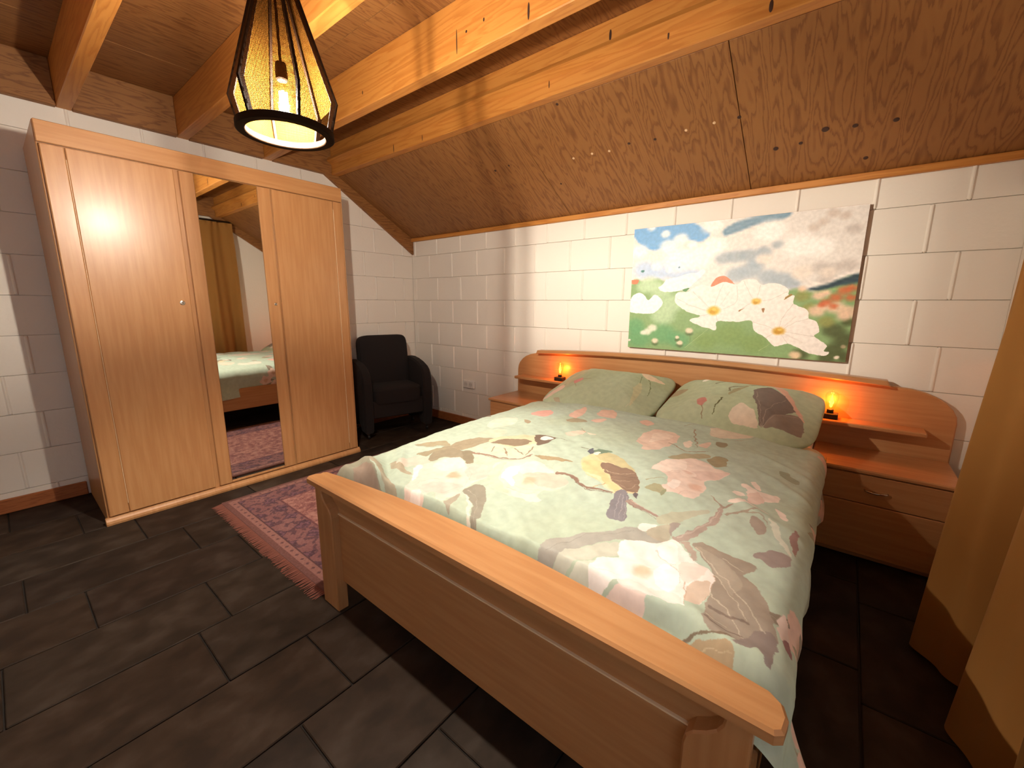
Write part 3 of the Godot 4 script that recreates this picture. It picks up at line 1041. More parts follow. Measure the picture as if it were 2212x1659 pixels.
func rug() -> void:
	var root := thing("rug", "worn dusky red patterned rug with fringe between wardrobe and bed", "rug", Vector3(0.855, 0.0, 0.53))
	var m := StandardMaterial3D.new()
	m.albedo_texture = rug_texture()
	m.roughness = 0.97
	m.uv1_scale = Vector3(1, 1, 1)
	var L := Vector2(1.275, 1.67)
	var rows := []
	var uv := []
	var nz := noise(2.2, 2, 0.0, 90)
	for r in 47:
		var row := []
		var u := []
		var z := lerpf(L.y, 0.0, clampf((r - 1) / 44.0, 0.0, 1.0))
		for c in 37:
			var x := lerpf(0.0, L.x, clampf((c - 1) / 34.0, 0.0, 1.0))
			var y := 0.011 + 0.0012 * nz.get_noise_2d(x, z)
			if r == 0 or r == 46 or c == 0 or c == 36:
				y = 0.0005
			row.append(Vector3(x, y, z))
			u.append(Vector2(x / L.x, z / L.y))
		rows.append(row)
		uv.append(u)
	part(root, "pile", sheet(rows, uv), m)
	for end in [[L.y + 0.001, 1.0], [-0.001, -1.0]]:
		var st := SurfaceTool.new()
		st.begin(Mesh.PRIMITIVE_TRIANGLES)
		for k in 210:
			var x := 0.004 + (L.x - 0.008) * k / 209.0
			var len := 0.045 + rng.randf() * 0.014
			var skew := rng.randf_range(-0.008, 0.008)
			var z0: float = end[0]
			var z1: float = z0 + end[1] * len
			var a := Vector3(x - 0.0022, 0.006, z0)
			var b := Vector3(x + 0.0022, 0.006, z0)
			var c := Vector3(x + skew + 0.0014, 0.0015, z1)
			var d := Vector3(x + skew - 0.0014, 0.0015, z1)
			face(st, [a, b, c, d], Vector3.UP, [Vector2.ZERO, Vector2.ZERO, Vector2.ZERO, Vector2.ZERO])
			face(st, [a + Vector3(0, -0.005, 0), a, d, d + Vector3(0, -0.001, 0)], Vector3.LEFT, [Vector2.ZERO, Vector2.ZERO, Vector2.ZERO, Vector2.ZERO])
			face(st, [b + Vector3(0, -0.005, 0), b, c, c + Vector3(0, -0.001, 0)], Vector3.RIGHT, [Vector2.ZERO, Vector2.ZERO, Vector2.ZERO, Vector2.ZERO])
		var f := part(root, "fringe", st.commit(), M.fringe)
		f.set_meta("kind", "stuff")

# =====================================================================  curtain
func curtain() -> void:
	var root := thing("curtain", "full-length ochre curtain with deep folds beside the nightstand", "curtain", Vector3(4.2, 0, 1.1))
	var rows := []
	var uv := []
	var top := 2.262
	for r in 41:
		var y := lerpf(0.012, top, r / 40.0)
		var g := 1.0 - y / top
		var row := []
		var u := []
		for c in 161:
			var z0 := lerpf(1.56, 0.72, c / 160.0)
			var ph := TAU * (z0 - 1.0) / 0.33
			var base := 4.215 - 0.075 * g
			var amp := (0.024 + 0.066 * pow(g, 0.8)) * (1.0 - 0.55 * smoothstep(1.12, 1.24, z0))
			var x := base - amp * (0.82 * cos(ph) + 0.18 * cos(ph * 3.0 + 0.6)) - 0.01 * sin(ph * 0.5 + y * 1.7)
			if y > top - 0.09:     # gathered heading
				x += 0.012 * cos(ph * 4.0) * smoothstep(top - 0.09, top, y)
			var z := 1.0 + (z0 - 1.0) * (1.0 + 0.10 * g) + 0.012 * sin(ph + y * 2.0)
			row.append(Vector3(minf(x, 4.285) - 4.2, y, z - 1.1))
			u.append(Vector2(z0, y))
		rows.append(row)
		uv.append(u)
	part(root, "cloth", sheet(rows, uv), M.cloth)
	var rail := thing("curtain_rail", "slim dark curtain rail above the curtain", "curtain rail", Vector3(4.235, 2.279, 2.40))
	part(rail, "rod", tube([Vector3(0, 0, -1.75), Vector3(0, 0, 0), Vector3(0, 0, 1.75)], 0.011, 12), M.dark_metal)
	for z in [-1.68, 0.0, 1.68]:
		part(rail, "bracket", box(Vector3(0.066, 0.014, 0.02), 0.002), M.dark_metal, Vector3(0.032, 0, z))

# =====================================================================  picture
func canvas_print() -> void:
	var w := 1.2575
	var h := 0.8214
	var k := 2.0
	var img := Image.create_empty(int(w * 1000 * k), int(h * 1000 * k), false, Image.FORMAT_RGBA8)
	img.fill(rgb(232, 228, 224))
	draw_print(img, MEADOW_PRINT, k, Vector2.ZERO, false, 0.75)
	var full := img.get_size()
	img.resize(full.x / 26, full.y / 26, Image.INTERPOLATE_LANCZOS)     # the meadow and sky are out of focus in the printed photograph
	img.resize(full.x, full.y, Image.INTERPOLATE_CUBIC)
	draw_print(img, FLOWER_PRINT, k, Vector2.ZERO, false, 0.75)
	img.resize(1258, 822, Image.INTERPOLATE_BILINEAR)
	img = painterly(img, 4.0, 0.05, 79)
	var m := StandardMaterial3D.new()
	m.albedo_texture = ImageTexture.create_from_image(img)
	m.texture_repeat = false
	m.roughness = 0.55
	var root := thing("canvas_picture", "canvas print of white cosmos flowers in a meadow above the bed", "picture", Vector3(2.4909 + w * 0.5, 0.9221 + h * 0.5, 0.0))
	board(root, "stretcher", Vector3(-w * 0.5, -h * 0.5, 0.006), Vector3(w * 0.5, h * 0.5, 0.0265), M.canvas_edge, 0.003, 0)
	var st := SurfaceTool.new()
	st.begin(Mesh.PRIMITIVE_TRIANGLES)
	var a := w * 0.5 - 0.0015
	var b := h * 0.5 - 0.0015
	face(st, [Vector3(-a, -b, 0.0285), Vector3(a, -b, 0.0285), Vector3(a, b, 0.0285), Vector3(-a, b, 0.0285)], Vector3(0, 0, 1), [Vector2(0, 1), Vector2(1, 1), Vector2(1, 0), Vector2(0, 0)])
	for e in [[Vector3(-a, -b, 0), Vector3(-a, b, 0), Vector3.LEFT], [Vector3(a, -b, 0), Vector3(a, b, 0), Vector3.RIGHT], [Vector3(-a, b, 0), Vector3(a, b, 0), Vector3.UP], [Vector3(-a, -b, 0), Vector3(a, -b, 0), Vector3.DOWN]]:
		var f := Vector3(0, 0, 0.0285)
		var g := Vector3(0, 0, 0.0255)
		var q0: Vector3 = e[0]
		var q1: Vector3 = e[1]
		var u0 := Vector2(0.5 + q0.x / w, 0.5 - q0.y / h)
		var u1 := Vector2(0.5 + q1.x / w, 0.5 - q1.y / h)
		face(st, [q0 + f, q1 + f, q1 + g, q0 + g], e[2], [u0, u1, u1, u0])
	part(root, "print", st.commit(), m)

# =====================================================================  lamps
func glow(c: Color, power: float) -> StandardMaterial3D:
	var m := StandardMaterial3D.new()
	m.albedo_color = Color(0.1, 0.08, 0.05)
	m.emission_enabled = true
	m.emission = c
	m.emission_energy_multiplier = power
	return m

func lamp_light(parent: Node3D, at: Vector3, c: Color, energy: float, size: float) -> void:
	var l := OmniLight3D.new()
	l.name = "light"
	l.light_color = c
	l.light_energy = energy
	l.light_size = size
	l.omni_range = 12.0
	l.omni_attenuation = 2.0
	l.shadow_enabled = true
	l.position = at
	parent.add_child(l, true)

func pendant() -> void:
	var base := Vector3(LAMP.x, 1.752, LAMP.z)
	var root := thing("pendant_lamp", "lit pendant lamp with dark hexagonal cage and brass mesh panels", "lamp", base)
	var ring := Vector2(0.137, 0.0)
	var kink := Vector2(0.158, 0.095)
	var head := Vector2(0.036, 0.475)
	var turn := deg_to_rad(9.0)
	part(root, "bottom_ring", lathe([Vector2(0.139, -0.006), Vector2(0.139, 0.010), Vector2(0.136, 0.012), Vector2(0.114, 0.012), Vector2(0.112, 0.010), Vector2(0.112, -0.006), Vector2(0.114, -0.008), Vector2(0.136, -0.008), Vector2(0.139, -0.006)], 64), M.dark_metal)
	part(root, "top_cap", lathe([Vector2(0.0001, 0.492), Vector2(0.03, 0.492), Vector2(0.044, 0.484), Vector2(0.044, 0.470), Vector2(0.03, 0.466), Vector2(0.0001, 0.466)], 32), M.dark_metal)
	var bar := PackedVector2Array([Vector2(ring.x, 0.010), Vector2(kink.x, kink.y), Vector2(head.x, head.y), Vector2(head.x - 0.016, head.y), Vector2(kink.x - 0.020, kink.y + 0.002), Vector2(ring.x - 0.018, 0.010)])
	var bar_mesh := extrude(bar, 0.0075, 0.001, 1)
	for k in 6:
		part(root, "bar", bar_mesh, M.dark_metal, Vector3.ZERO, Vector3(0, -(turn + k * PI / 3.0), 0))
		var a0 := turn + k * PI / 3.0 + 0.026
		var a1 := turn + (k + 1) * PI / 3.0 - 0.026
		var st := SurfaceTool.new()
		st.begin(Mesh.PRIMITIVE_TRIANGLES)
		var facets := [[ring - Vector2(0.006, -0.011), kink - Vector2(0.006, 0.0)], [kink - Vector2(0.006, 0.0), head - Vector2(0.006, 0.002)]]
		if k == 4:      # the lower pane towards the headboard wall is open: its light on the wall is brighter and whiter
			facets.remove_at(0)
		for seg in facets:
			var lo: Vector2 = seg[0]
			var hi: Vector2 = seg[1]
			var c0 := Vector3(cos(a0), 0, sin(a0))
			var c1 := Vector3(cos(a1), 0, sin(a1))
			var q := [c0 * lo.x + Vector3.UP * lo.y, c1 * lo.x + Vector3.UP * lo.y, c1 * hi.x + Vector3.UP * hi.y, c0 * hi.x + Vector3.UP * hi.y]
			var n: Vector3 = (c0 + c1).normalized() * (hi.y - lo.y) + Vector3.UP * (lo.x - hi.x)
			var wl: float = q[0].distance_to(q[1]) * 0.5
			var wh: float = q[2].distance_to(q[3]) * 0.5
			var dy: float = lo.distance_to(hi)
			face(st, q, n.normalized(), [Vector2(-wl, lo.y), Vector2(wl, lo.y), Vector2(wh, lo.y + dy), Vector2(-wh, lo.y + dy)])
		part(root, "mesh_panel", st.commit(), M.brass_mesh)
	part(root, "cord", tube([Vector3(0, 0.155 + 0.02, 0), Vector3(0, 0.4, 0), Vector3(0, JOIST - base.y + 0.15, 0), Vector3(0, DECK - base.y - 0.035, 0)], 0.004), M.dark_metal)
	part(root, "ceiling_rose", lathe([Vector2(0.0001, DECK - base.y), Vector2(0.05, DECK - base.y), Vector2(0.05, DECK - base.y - 0.02), Vector2(0.03, DECK - base.y - 0.036), Vector2(0.0001, DECK - base.y - 0.038)], 28), M.dark_metal)
	part(root, "socket", lathe([Vector2(0.006, 0.200), Vector2(0.014, 0.196), Vector2(0.0165, 0.186), Vector2(0.0165, 0.150), Vector2(0.014, 0.146), Vector2(0.0001, 0.146)], 24), M.dark_metal)
	var bulb := part(root, "bulb", round_lathe([Vector2(0.0001, 0.040), Vector2(0.012, 0.042), Vector2(0.021, 0.049), Vector2(0.0265, 0.062), Vector2(0.028, 0.076), Vector2(0.026, 0.094), Vector2(0.021, 0.116), Vector2(0.016, 0.134), Vector2(0.0135, 0.146)], 28), M.glass)
	var sticks := SurfaceTool.new()
	sticks.begin(Mesh.PRIMITIVE_TRIANGLES)
	var stick := lathe([Vector2(0.0001, 0.060), Vector2(0.0036, 0.0615), Vector2(0.0036, 0.1165), Vector2(0.0001, 0.118)], 10)
	for k in 4:
		sticks.append_from(stick, 0, Transform3D(Basis(), Vector3(cos(k * PI / 2 + 0.5), 0, sin(k * PI / 2 + 0.5)) * 0.0085))
	part(bulb, "filament", sticks.commit(), glow(Color(1.0, 0.945, 0.865), 6400.0))
	lamp_light(root, Vector3(0, LAMP.y - base.y, 0), Color(1.0, 0.945, 0.865), 0.6, 0.02)

func table_lamp(at: Vector3, label: String) -> void:
	var root := thing("table_lamp", label, "lamp", at, 0.0, "bulb lamps on the headboard shelves")
	part(root, "base", box(Vector3(0.074, 0.028, 0.062), 0.003), M.black, Vector3(0, 0.0142, 0))
	part(root, "socket", lathe([Vector2(0.0001, 0.028), Vector2(0.0155, 0.028), Vector2(0.0155, 0.046), Vector2(0.013, 0.049), Vector2(0.0001, 0.049)], 20), M.black)
	var b := part(root, "bulb", round_lathe([Vector2(0.0135, 0.049), Vector2(0.019, 0.062), Vector2(0.0255, 0.082), Vector2(0.0305, 0.105), Vector2(0.0315, 0.122), Vector2(0.029, 0.136), Vector2(0.021, 0.144), Vector2(0.010, 0.147), Vector2(0.004, 0.150), Vector2(0.0022, 0.156), Vector2(0.0001, 0.158)], 24), M.amber_glass)
	part(b, "filament", round_lathe([Vector2(0.0001, 0.058), Vector2(0.005, 0.062), Vector2(0.008, 0.072), Vector2(0.005, 0.082), Vector2(0.0035, 0.088), Vector2(0.0075, 0.098), Vector2(0.0075, 0.106), Vector2(0.003, 0.118), Vector2(0.002, 0.130), Vector2(0.0001, 0.134)], 14), glow(Color(1.0, 0.62, 0.16), 9.0))
	lamp_light(root, Vector3(0, 0.09, 0), Color(1.0, 0.48, 0.12), 0.06, 0.012)

func wall_socket() -> void:
	var root := thing("wall_socket", "white double power socket on the block wall beside the armchair", "socket", Vector3(0.845, 0.435, 0.0))
	part(root, "plate", box(Vector3(0.150, 0.078, 0.026), 0.006), M.white_plastic, Vector3(0, 0, 0.0175))
	for x in [-0.034, 0.034]:
		var d := part(root, "outlet", lathe([Vector2(0.024, 0.0), Vector2(0.024, 0.003), Vector2(0.019, 0.003), Vector2(0.018, 0.0008), Vector2(0.0001, 0.0008)], 24), M.socket_inner, Vector3(x, 0, 0.0305), Vector3(PI / 2, 0, 0))
		for y in [-0.0085, 0.0085]:
			part(d, "hole", lathe([Vector2(0.0001, 0.0016), Vector2(0.0026, 0.0016), Vector2(0.0026, 0.0)], 10), M.black, Vector3(y, 0, 0))

# =====================================================================  prints, traced in millimetres
# each: kind (P patch, L stroke, S soft spot), stroke width or spot radius, cover in per cent, red, green, blue, points
const DUVET_PRINT := [
	["P", 0, 85, 150, 147, 130, [305, 1799, 277, 1744, 350, 1621, 484, 1645, 700, 1774, 734, 1826, 611, 1850, 461, 1835]],
	["P", 0, 80, 162, 142, 128, [431, 1705, 474, 1658, 604, 1720, 704, 1824, 620, 1833, 556, 1827]],
	["P", 0, 70, 165, 150, 130, [425, 1629, 501, 1612, 694, 1700, 784, 1820, 682, 1748, 548, 1661]],
	["P", 0, 100, 150, 142, 122, [630, 1463, 577, 1395, 597, 1316, 737, 1324, 797, 1364, 792, 1400, 732, 1374, 652, 1401]],
	["P", 0, 100, 165, 157, 132, [427, 1380, 476, 1315, 532, 1285, 602, 1313, 545, 1339, 491, 1363]],
	["P", 0, 100, 158, 150, 126, [522, 1448, 541, 1385, 601, 1334, 577, 1395, 577, 1435]],
	["P", 0, 100, 158, 148, 126, [602, 1313, 593, 1253, 655, 1184, 729, 1162, 712, 1245, 668, 1312]],
	["P", 0, 100, 140, 132, 112, [682, 1325, 721, 1307, 775, 1341, 799, 1380, 780, 1395]],
	["L", 3, 70, 120, 112, 95, [440, 1383, 599, 1318, 720, 1175]],
	["P", 0, 100, 228, 205, 187, [593, 1127, 596, 1071, 653, 1012, 711, 1047, 719, 1125, 659, 1149]],
	["P", 0, 100, 232, 215, 200, [510, 967, 489, 857, 551, 800, 613, 828, 622, 938, 590, 1011]],
	["P", 0, 100, 227, 202, 190, [537, 1563, 527, 1515, 540, 1469, 578, 1442, 626, 1460, 653, 1486, 603, 1519, 586, 1559]],
	["P", 0, 100, 172, 165, 145, [492, 1560, 586, 1559, 658, 1580, 605, 1596, 543, 1585]],
	["P", 0, 100, 231, 211, 201, [611, 1520, 649, 1464, 661, 1409, 714, 1371, 780, 1395, 832, 1373, 883, 1373, 920, 1405, 929, 1451, 917, 1508, 911, 1533, 946, 1591, 916, 1624, 926, 1649, 900, 1667, 852, 1627, 836, 1646, 857, 1770, 855, 1820, 802, 1826, 694, 1608]],
	["P", 0, 100, 221, 197, 188, [795, 1410, 832, 1373, 894, 1378, 925, 1413, 919, 1466, 888, 1485]],
	["P", 0, 100, 240, 223, 213, [666, 1478, 669, 1417, 722, 1379, 791, 1412, 778, 1453, 726, 1481]],
	["P", 0, 100, 223, 201, 193, [766, 1632, 779, 1575, 855, 1527, 897, 1531, 901, 1581, 859, 1622, 804, 1641]],
	["P", 0, 100, 245, 236, 231, [616, 1523, 636, 1503, 701, 1591, 694, 1608]],
	["P", 0, 100, 240, 228, 222, [802, 1826, 762, 1674, 805, 1654, 851, 1780]],
	["S", 34, 60, 193, 152, 118, [810, 1490]],
	["L", 2.5, 60, 200, 172, 160, [734, 1606, 756, 1556, 815, 1519]],
	["L", 2.5, 70, 200, 172, 160, [866, 1606, 890, 1536, 892, 1483]],
	["L", 2.5, 70, 205, 180, 168, [888, 1485, 847, 1436, 795, 1410]],
	["P", 0, 100, 234, 214, 200, [906, 1381, 897, 1332, 941, 1296, 974, 1261, 1018, 1241, 1057, 1264, 1094, 1253, 1133, 1272, 1211, 1315, 1220, 1345, 1209, 1374, 1177, 1406, 1169, 1437, 1194, 1455, 1195, 1475, 1154, 1484, 1104, 1485, 1083, 1499, 1028, 1497, 979, 1470, 952, 1437]],
	["P", 0, 100, 226, 206, 187, [912, 1388, 908, 1337, 931, 1314, 953, 1376, 1000, 1438, 1073, 1487, 1028, 1497, 968, 1458]],
	["P", 0, 100, 240, 225, 214, [990, 1313, 1032, 1245, 1099, 1261, 1134, 1282, 1091, 1327, 1044, 1354]],
	["P", 0, 100, 222, 198, 185, [1044, 1354, 1134, 1282, 1211, 1315, 1207, 1362, 1138, 1394]],
	["P", 0, 100, 248, 244, 240, [970, 1396, 959, 1341, 990, 1313, 1018, 1349, 1020, 1387, 1065, 1437, 1028, 1431]],
	["P", 0, 100, 239, 223, 209, [1053, 1462, 1112, 1463, 1153, 1442, 1194, 1455, 1192, 1477, 1150, 1486, 1100, 1488]],
	["S", 31, 60, 205, 165, 135, [1094, 1383]],
	["L", 2.5, 70, 200, 172, 152, [1048, 1456, 1106, 1462, 1154, 1437]],
	["L", 2.5, 60, 208, 182, 165, [1065, 1437, 1156, 1419, 1204, 1373]],
	["P", 0, 100, 148, 145, 132, [923, 1550, 920, 1517, 939, 1493, 979, 1499, 1014, 1525, 1056, 1590, 1091, 1649, 1107, 1730, 1099, 1754, 1047, 1636, 990, 1589]],
	["P", 0, 100, 223, 219, 206, [932, 1560, 981, 1586, 1034, 1626, 1094, 1743, 1101, 1817, 1088, 1811, 1062, 1700, 1001, 1611]],
	["L", 2.5, 80, 176, 172, 160, [931, 1540, 1016, 1581, 1102, 1709]],
	["P", 0, 100, 165, 160, 145, [935, 1654, 937, 1576, 963, 1641, 972, 1693]],
	["P", 0, 100, 214, 176, 168, [894, 1822, 905, 1767, 937, 1791, 940, 1830]],
	["P", 0, 100, 130, 125, 112, [940, 1830, 916, 1748, 946, 1798, 953, 1828]],
	["L", 13, 100, 150, 124, 110, [734, 1313, 797, 1299, 888, 1292, 956, 1254, 975, 1206]],
	["L", 3, 70, 120, 100, 90, [783, 1306, 896, 1301, 960, 1258]],
	["P", 0, 100, 206, 200, 170, [719, 1191, 729, 1137, 779, 1077, 834, 1013, 876, 1025, 919, 1094, 917, 1152, 859, 1187, 784, 1201]],
	["P", 0, 100, 140, 125, 106, [743, 1201, 772, 1138, 836, 1097, 889, 1088, 879, 1153, 803, 1190]],
	["P", 0, 100, 225, 212, 190, [859, 1187, 897, 1126, 919, 1094, 924, 1162]],
	["P", 0, 100, 115, 100, 88, [847, 1003, 881, 975, 943, 970, 955, 1036, 948, 1091, 927, 1105]],
	["P", 0, 100, 242, 234, 224, [892, 1023, 896, 986, 944, 991, 930, 1046]],
	["L", 5, 100, 110, 100, 85, [935, 977, 969, 971, 1007, 972]],
	["L", 6, 100, 150, 124, 100, [784, 1229, 810, 1273]],
	["L", 6, 100, 150, 124, 100, [832, 1209, 892, 1266]],
	["L", 6, 100, 150, 124, 100, [868, 1189, 945, 1223]],
	["L", 6, 100, 150, 124, 100, [930, 1136, 960, 1227]],
	["P", 0, 100, 165, 150, 120, [986, 1205, 1040, 1173, 1143, 1159, 1109, 1193, 1039, 1205]],
	["P", 0, 100, 226, 202, 188, [1246, 763, 1237, 693, 1241, 566, 1287, 528, 1367, 557, 1389, 666, 1377, 771, 1360, 839, 1318, 865, 1282, 805]],
	["P", 0, 100, 236, 217, 204, [1296, 746, 1271, 612, 1304, 557, 1354, 595, 1336, 687]],
	["L", 9, 100, 160, 140, 118, [1369, 696, 1411, 718, 1464, 760, 1538, 714]],
	["L", 8, 100, 160, 140, 118, [1401, 416, 1484, 676]],
	["P", 0, 100, 232, 219, 206, [1417, 642, 1440, 598, 1462, 696, 1444, 712]],
	["P", 0, 100, 224, 200, 186, [1479, 635, 1511, 558, 1520, 666]],
	["P", 0, 100, 172, 165, 136, [1433, 889, 1470, 817, 1521, 751, 1562, 772, 1509, 860, 1455, 908]],
	["P", 0, 100, 158, 148, 118, [1562, 811, 1584, 732, 1623, 752, 1629, 828, 1599, 866]],
	["P", 0, 100, 150, 140, 115, [1529, 541, 1575, 522, 1578, 589, 1547, 595]],
	["P", 0, 100, 232, 206, 191, [927, 870, 951, 809, 986, 765, 1003, 835, 980, 895]],
	["P", 0, 100, 226, 219, 202, [997, 785, 1060, 801, 1038, 820]],
	["P", 0, 100, 224, 190, 175, [1140, 466, 1157, 418, 1213, 453, 1195, 516]],
	["L", 5, 100, 160, 150, 120, [948, 737, 997, 785]],
	["P", 0, 100, 226, 174, 165, [576, 663, 590, 576, 638, 548, 695, 629, 675, 698]],
	["P", 0, 100, 229, 193, 178, [771, 574, 765, 379, 819, 461, 836, 597]],
	["P", 0, 100, 230, 197, 182, [881, 450, 876, 355, 931, 330, 1001, 462, 944, 492]],
	["P", 0, 100, 228, 196, 182, [918, 566, 968, 525, 992, 573, 954, 621]],
	["P", 0, 100, 165, 155, 130, [819, 680, 836, 597, 921, 632, 855, 686]],
	["P", 0, 100, 165, 152, 128, [632, 813, 685, 813, 692, 858]],
	["P", 0, 100, 215, 201, 181, [1514, 223, 1507, 27, 1535, -36, 1610, 96, 1653, 261, 1594, 294]],
	["P", 0, 100, 218, 206, 188, [1463, 361, 1509, 289, 1590, 270, 1655, 313, 1594, 416, 1500, 466]],
	["P", 0, 100, 138, 124, 110, [1658, 255, 1696, 155, 1814, 201, 1824, 262, 1747, 337]],
	["L", 4, 100, 150, 135, 112, [1346, 403, 1392, 333, 1478, 318]],
	["L", 5, 100, 175, 165, 145, [1500, 466, 1600, 448, 1664, 330]],
	["P", 0, 100, 222, 205, 166, [1164, 1105, 1173, 1037, 1229, 990, 1298, 1043, 1372, 1108, 1418, 1161, 1443, 1227, 1419, 1270, 1384, 1292, 1341, 1262, 1272, 1243, 1226, 1216, 1185, 1169]],
	["P", 0, 80, 233, 201, 152, [1182, 1158, 1189, 1110, 1231, 1095, 1297, 1184, 1370, 1244, 1387, 1280, 1344, 1250, 1276, 1241, 1226, 1216]],
	["P", 0, 70, 240, 222, 195, [1226, 1216, 1254, 1210, 1330, 1249, 1377, 1277, 1359, 1279, 1291, 1242]],
	["P", 0, 100, 196, 190, 150, [1173, 1037, 1229, 990, 1305, 1037, 1376, 1105, 1362, 1141, 1291, 1097, 1239, 1089]],
	["P", 0, 100, 138, 116, 101, [1242, 1110, 1304, 1102, 1376, 1118, 1418, 1161, 1443, 1227, 1430, 1244, 1392, 1250, 1333, 1205, 1288, 1166]],
	["L", 3, 100, 214, 200, 176, [1281, 1152, 1331, 1161, 1388, 1135]],
	["L", 2.5, 100, 180, 160, 140, [1338, 1207, 1389, 1202, 1420, 1171]],
	["L", 2.5, 100, 180, 160, 140, [1365, 1232, 1403, 1233, 1433, 1204]],
	["L", 2.5, 100, 104, 88, 80, [1313, 1185, 1366, 1173, 1411, 1155]],
	["P", 0, 100, 130, 128, 136, [1381, 1266, 1419, 1260, 1459, 1361, 1476, 1403, 1470, 1422, 1453, 1418, 1432, 1428, 1419, 1418, 1405, 1372]],
	["P", 0, 100, 108, 100, 106, [1430, 1244, 1447, 1252, 1457, 1281, 1439, 1266]],
	["L", 3, 80, 168, 164, 170, [1401, 1281, 1441, 1411]],
	["L", 3, 80, 168, 164, 170, [1415, 1281, 1456, 1409]],
	["L", 3, 80, 168, 164, 170, [1425, 1284, 1471, 1406]],
	["P", 0, 100, 116, 140, 122, [1161, 1026, 1176, 975, 1227, 972, 1209, 1006, 1188, 1043]],
	["P", 0, 100, 92, 98, 110, [1142, 1023, 1143, 992, 1173, 1037, 1160, 1047]],
	["L", 6, 100, 120, 115, 95, [1091, 1008, 1140, 1008]],
	["P", 0, 100, 245, 235, 220, [1171, 1038, 1189, 1013, 1191, 1050]],
	["L", 4, 100, 190, 165, 120, [1333, 1247, 1297, 1307]],
	["L", 20, 100, 142, 118, 105, [1142, 1277, 1190, 1265, 1234, 1286, 1289, 1302, 1377, 1287]],
	["L", 4, 80, 172, 148, 132, [1144, 1271, 1192, 1260, 1241, 1280]],
	["L", 4, 80, 112, 92, 82, [1235, 1297, 1295, 1312, 1377, 1297]],
	["L", 24, 100, 160, 140, 132, [1438, 1302, 1475, 1320, 1511, 1328, 1554, 1337]],
	["L", 5, 80, 196, 178, 168, [1445, 1299, 1489, 1314, 1547, 1328]],
	["L", 4, 70, 130, 112, 105, [1447, 1313, 1489, 1334, 1553, 1354]],
	["L", 30, 100, 176, 161, 153, [1627, 1419, 1658, 1375, 1683, 1304, 1695, 1226, 1697, 1173]],
	["L", 6, 80, 200, 188, 180, [1634, 1399, 1661, 1352, 1684, 1281, 1695, 1193]],
	["L", 12, 100, 160, 145, 132, [1697, 1173, 1718, 1132]],
	["L", 8, 100, 165, 150, 136, [1697, 1173, 1647, 1118]],
	["L", 12, 100, 168, 158, 144, [1713, 1212, 1749, 1165, 1787, 1124]],
	["L", 22, 100, 180, 166, 156, [1654, 1409, 1678, 1445, 1703, 1478]],
	["P", 0, 80, 186, 186, 166, [1557, 1364, 1557, 1313, 1604, 1258, 1669, 1221, 1632, 1286, 1613, 1334, 1587, 1365]],
	["P", 0, 100, 160, 152, 148, [1592, 1358, 1611, 1343, 1617, 1380, 1613, 1409]],
	["P", 0, 100, 232, 212, 203, [1421, 1047, 1423, 972, 1459, 905, 1511, 850, 1566, 843, 1598, 879, 1657, 891, 1660, 925, 1633, 995, 1609, 1032, 1625, 1081, 1614, 1114, 1611, 1176, 1589, 1183, 1556, 1179, 1513, 1189, 1495, 1162, 1506, 1132, 1475, 1068]],
	["P", 0, 100, 241, 226, 218, [1421, 1047, 1428, 959, 1492, 885, 1525, 979, 1489, 1042, 1453, 1058]],
	["P", 0, 100, 224, 200, 192, [1528, 992, 1578, 945, 1613, 927, 1658, 897, 1632, 989, 1573, 1039]],
	["P", 0, 100, 243, 233, 228, [1509, 1152, 1517, 1100, 1538, 1096, 1545, 1157]],
	["P", 0, 100, 238, 220, 212, [1514, 1020, 1535, 970, 1570, 998, 1549, 1047]],
	["S", 26, 60, 208, 165, 145, [1590, 1100]],
	["S", 21, 60, 214, 178, 165, [1539, 997]],
	["L", 2.5, 80, 212, 182, 172, [1479, 1051, 1518, 1001, 1557, 981]],
	["L", 2.5, 80, 212, 182, 172, [1565, 1182, 1571, 1148, 1605, 1142]],
	["P", 0, 100, 165, 165, 136, [1459, 1207, 1471, 1168, 1495, 1162, 1516, 1197, 1496, 1201]],
	["L", 7, 100, 165, 165, 140, [1438, 1153, 1486, 1112]],
	["P", 0, 100, 150, 155, 128, [1502, 1187, 1519, 1181, 1517, 1211]],
	["P", 0, 100, 240, 227, 220, [1707, 967, 1721, 946, 1748, 969, 1732, 987]],
	["P", 0, 100, 240, 227, 220, [1736, 916, 1755, 909, 1770, 958, 1755, 961]],
	["P", 0, 100, 240, 227, 220, [1692, 1041, 1711, 1021, 1735, 1045, 1719, 1062]],
	["P", 0, 100, 240, 227, 220, [1734, 1081, 1766, 1101, 1818, 1125, 1784, 1122, 1752, 1105]],
	["P", 0, 100, 240, 227, 220, [1762, 979, 1797, 964, 1822, 959, 1825, 1014, 1779, 1044]],
	["P", 0, 100, 240, 227, 220, [1701, 1123, 1727, 1087, 1751, 1096, 1720, 1125]],
	["P", 0, 100, 240, 227, 220, [1827, 1065, 1849, 1071, 1867, 1119, 1844, 1115]],
	["P", 0, 100, 240, 227, 220, [1727, 979, 1760, 969, 1782, 1017, 1751, 1052]],
	["P", 0, 100, 228, 206, 197, [1738, 1042, 1771, 993, 1788, 1056, 1758, 1098]],
	["P", 0, 100, 165, 155, 146, [1775, 1176, 1799, 1179, 1820, 1209, 1819, 1248, 1802, 1257]],
	["L", 6, 100, 170, 165, 150, [1749, 1165, 1796, 1157, 1827, 1193]],
	["P", 0, 70, 235, 236, 225, [1823, 1164, 1850, 1195, 1871, 1251, 1889, 1306, 1862, 1272]],
	["P", 0, 100, 158, 146, 144, [1811, 1366, 1846, 1328, 1878, 1308, 1896, 1326, 1884, 1371, 1855, 1394, 1836, 1381]],
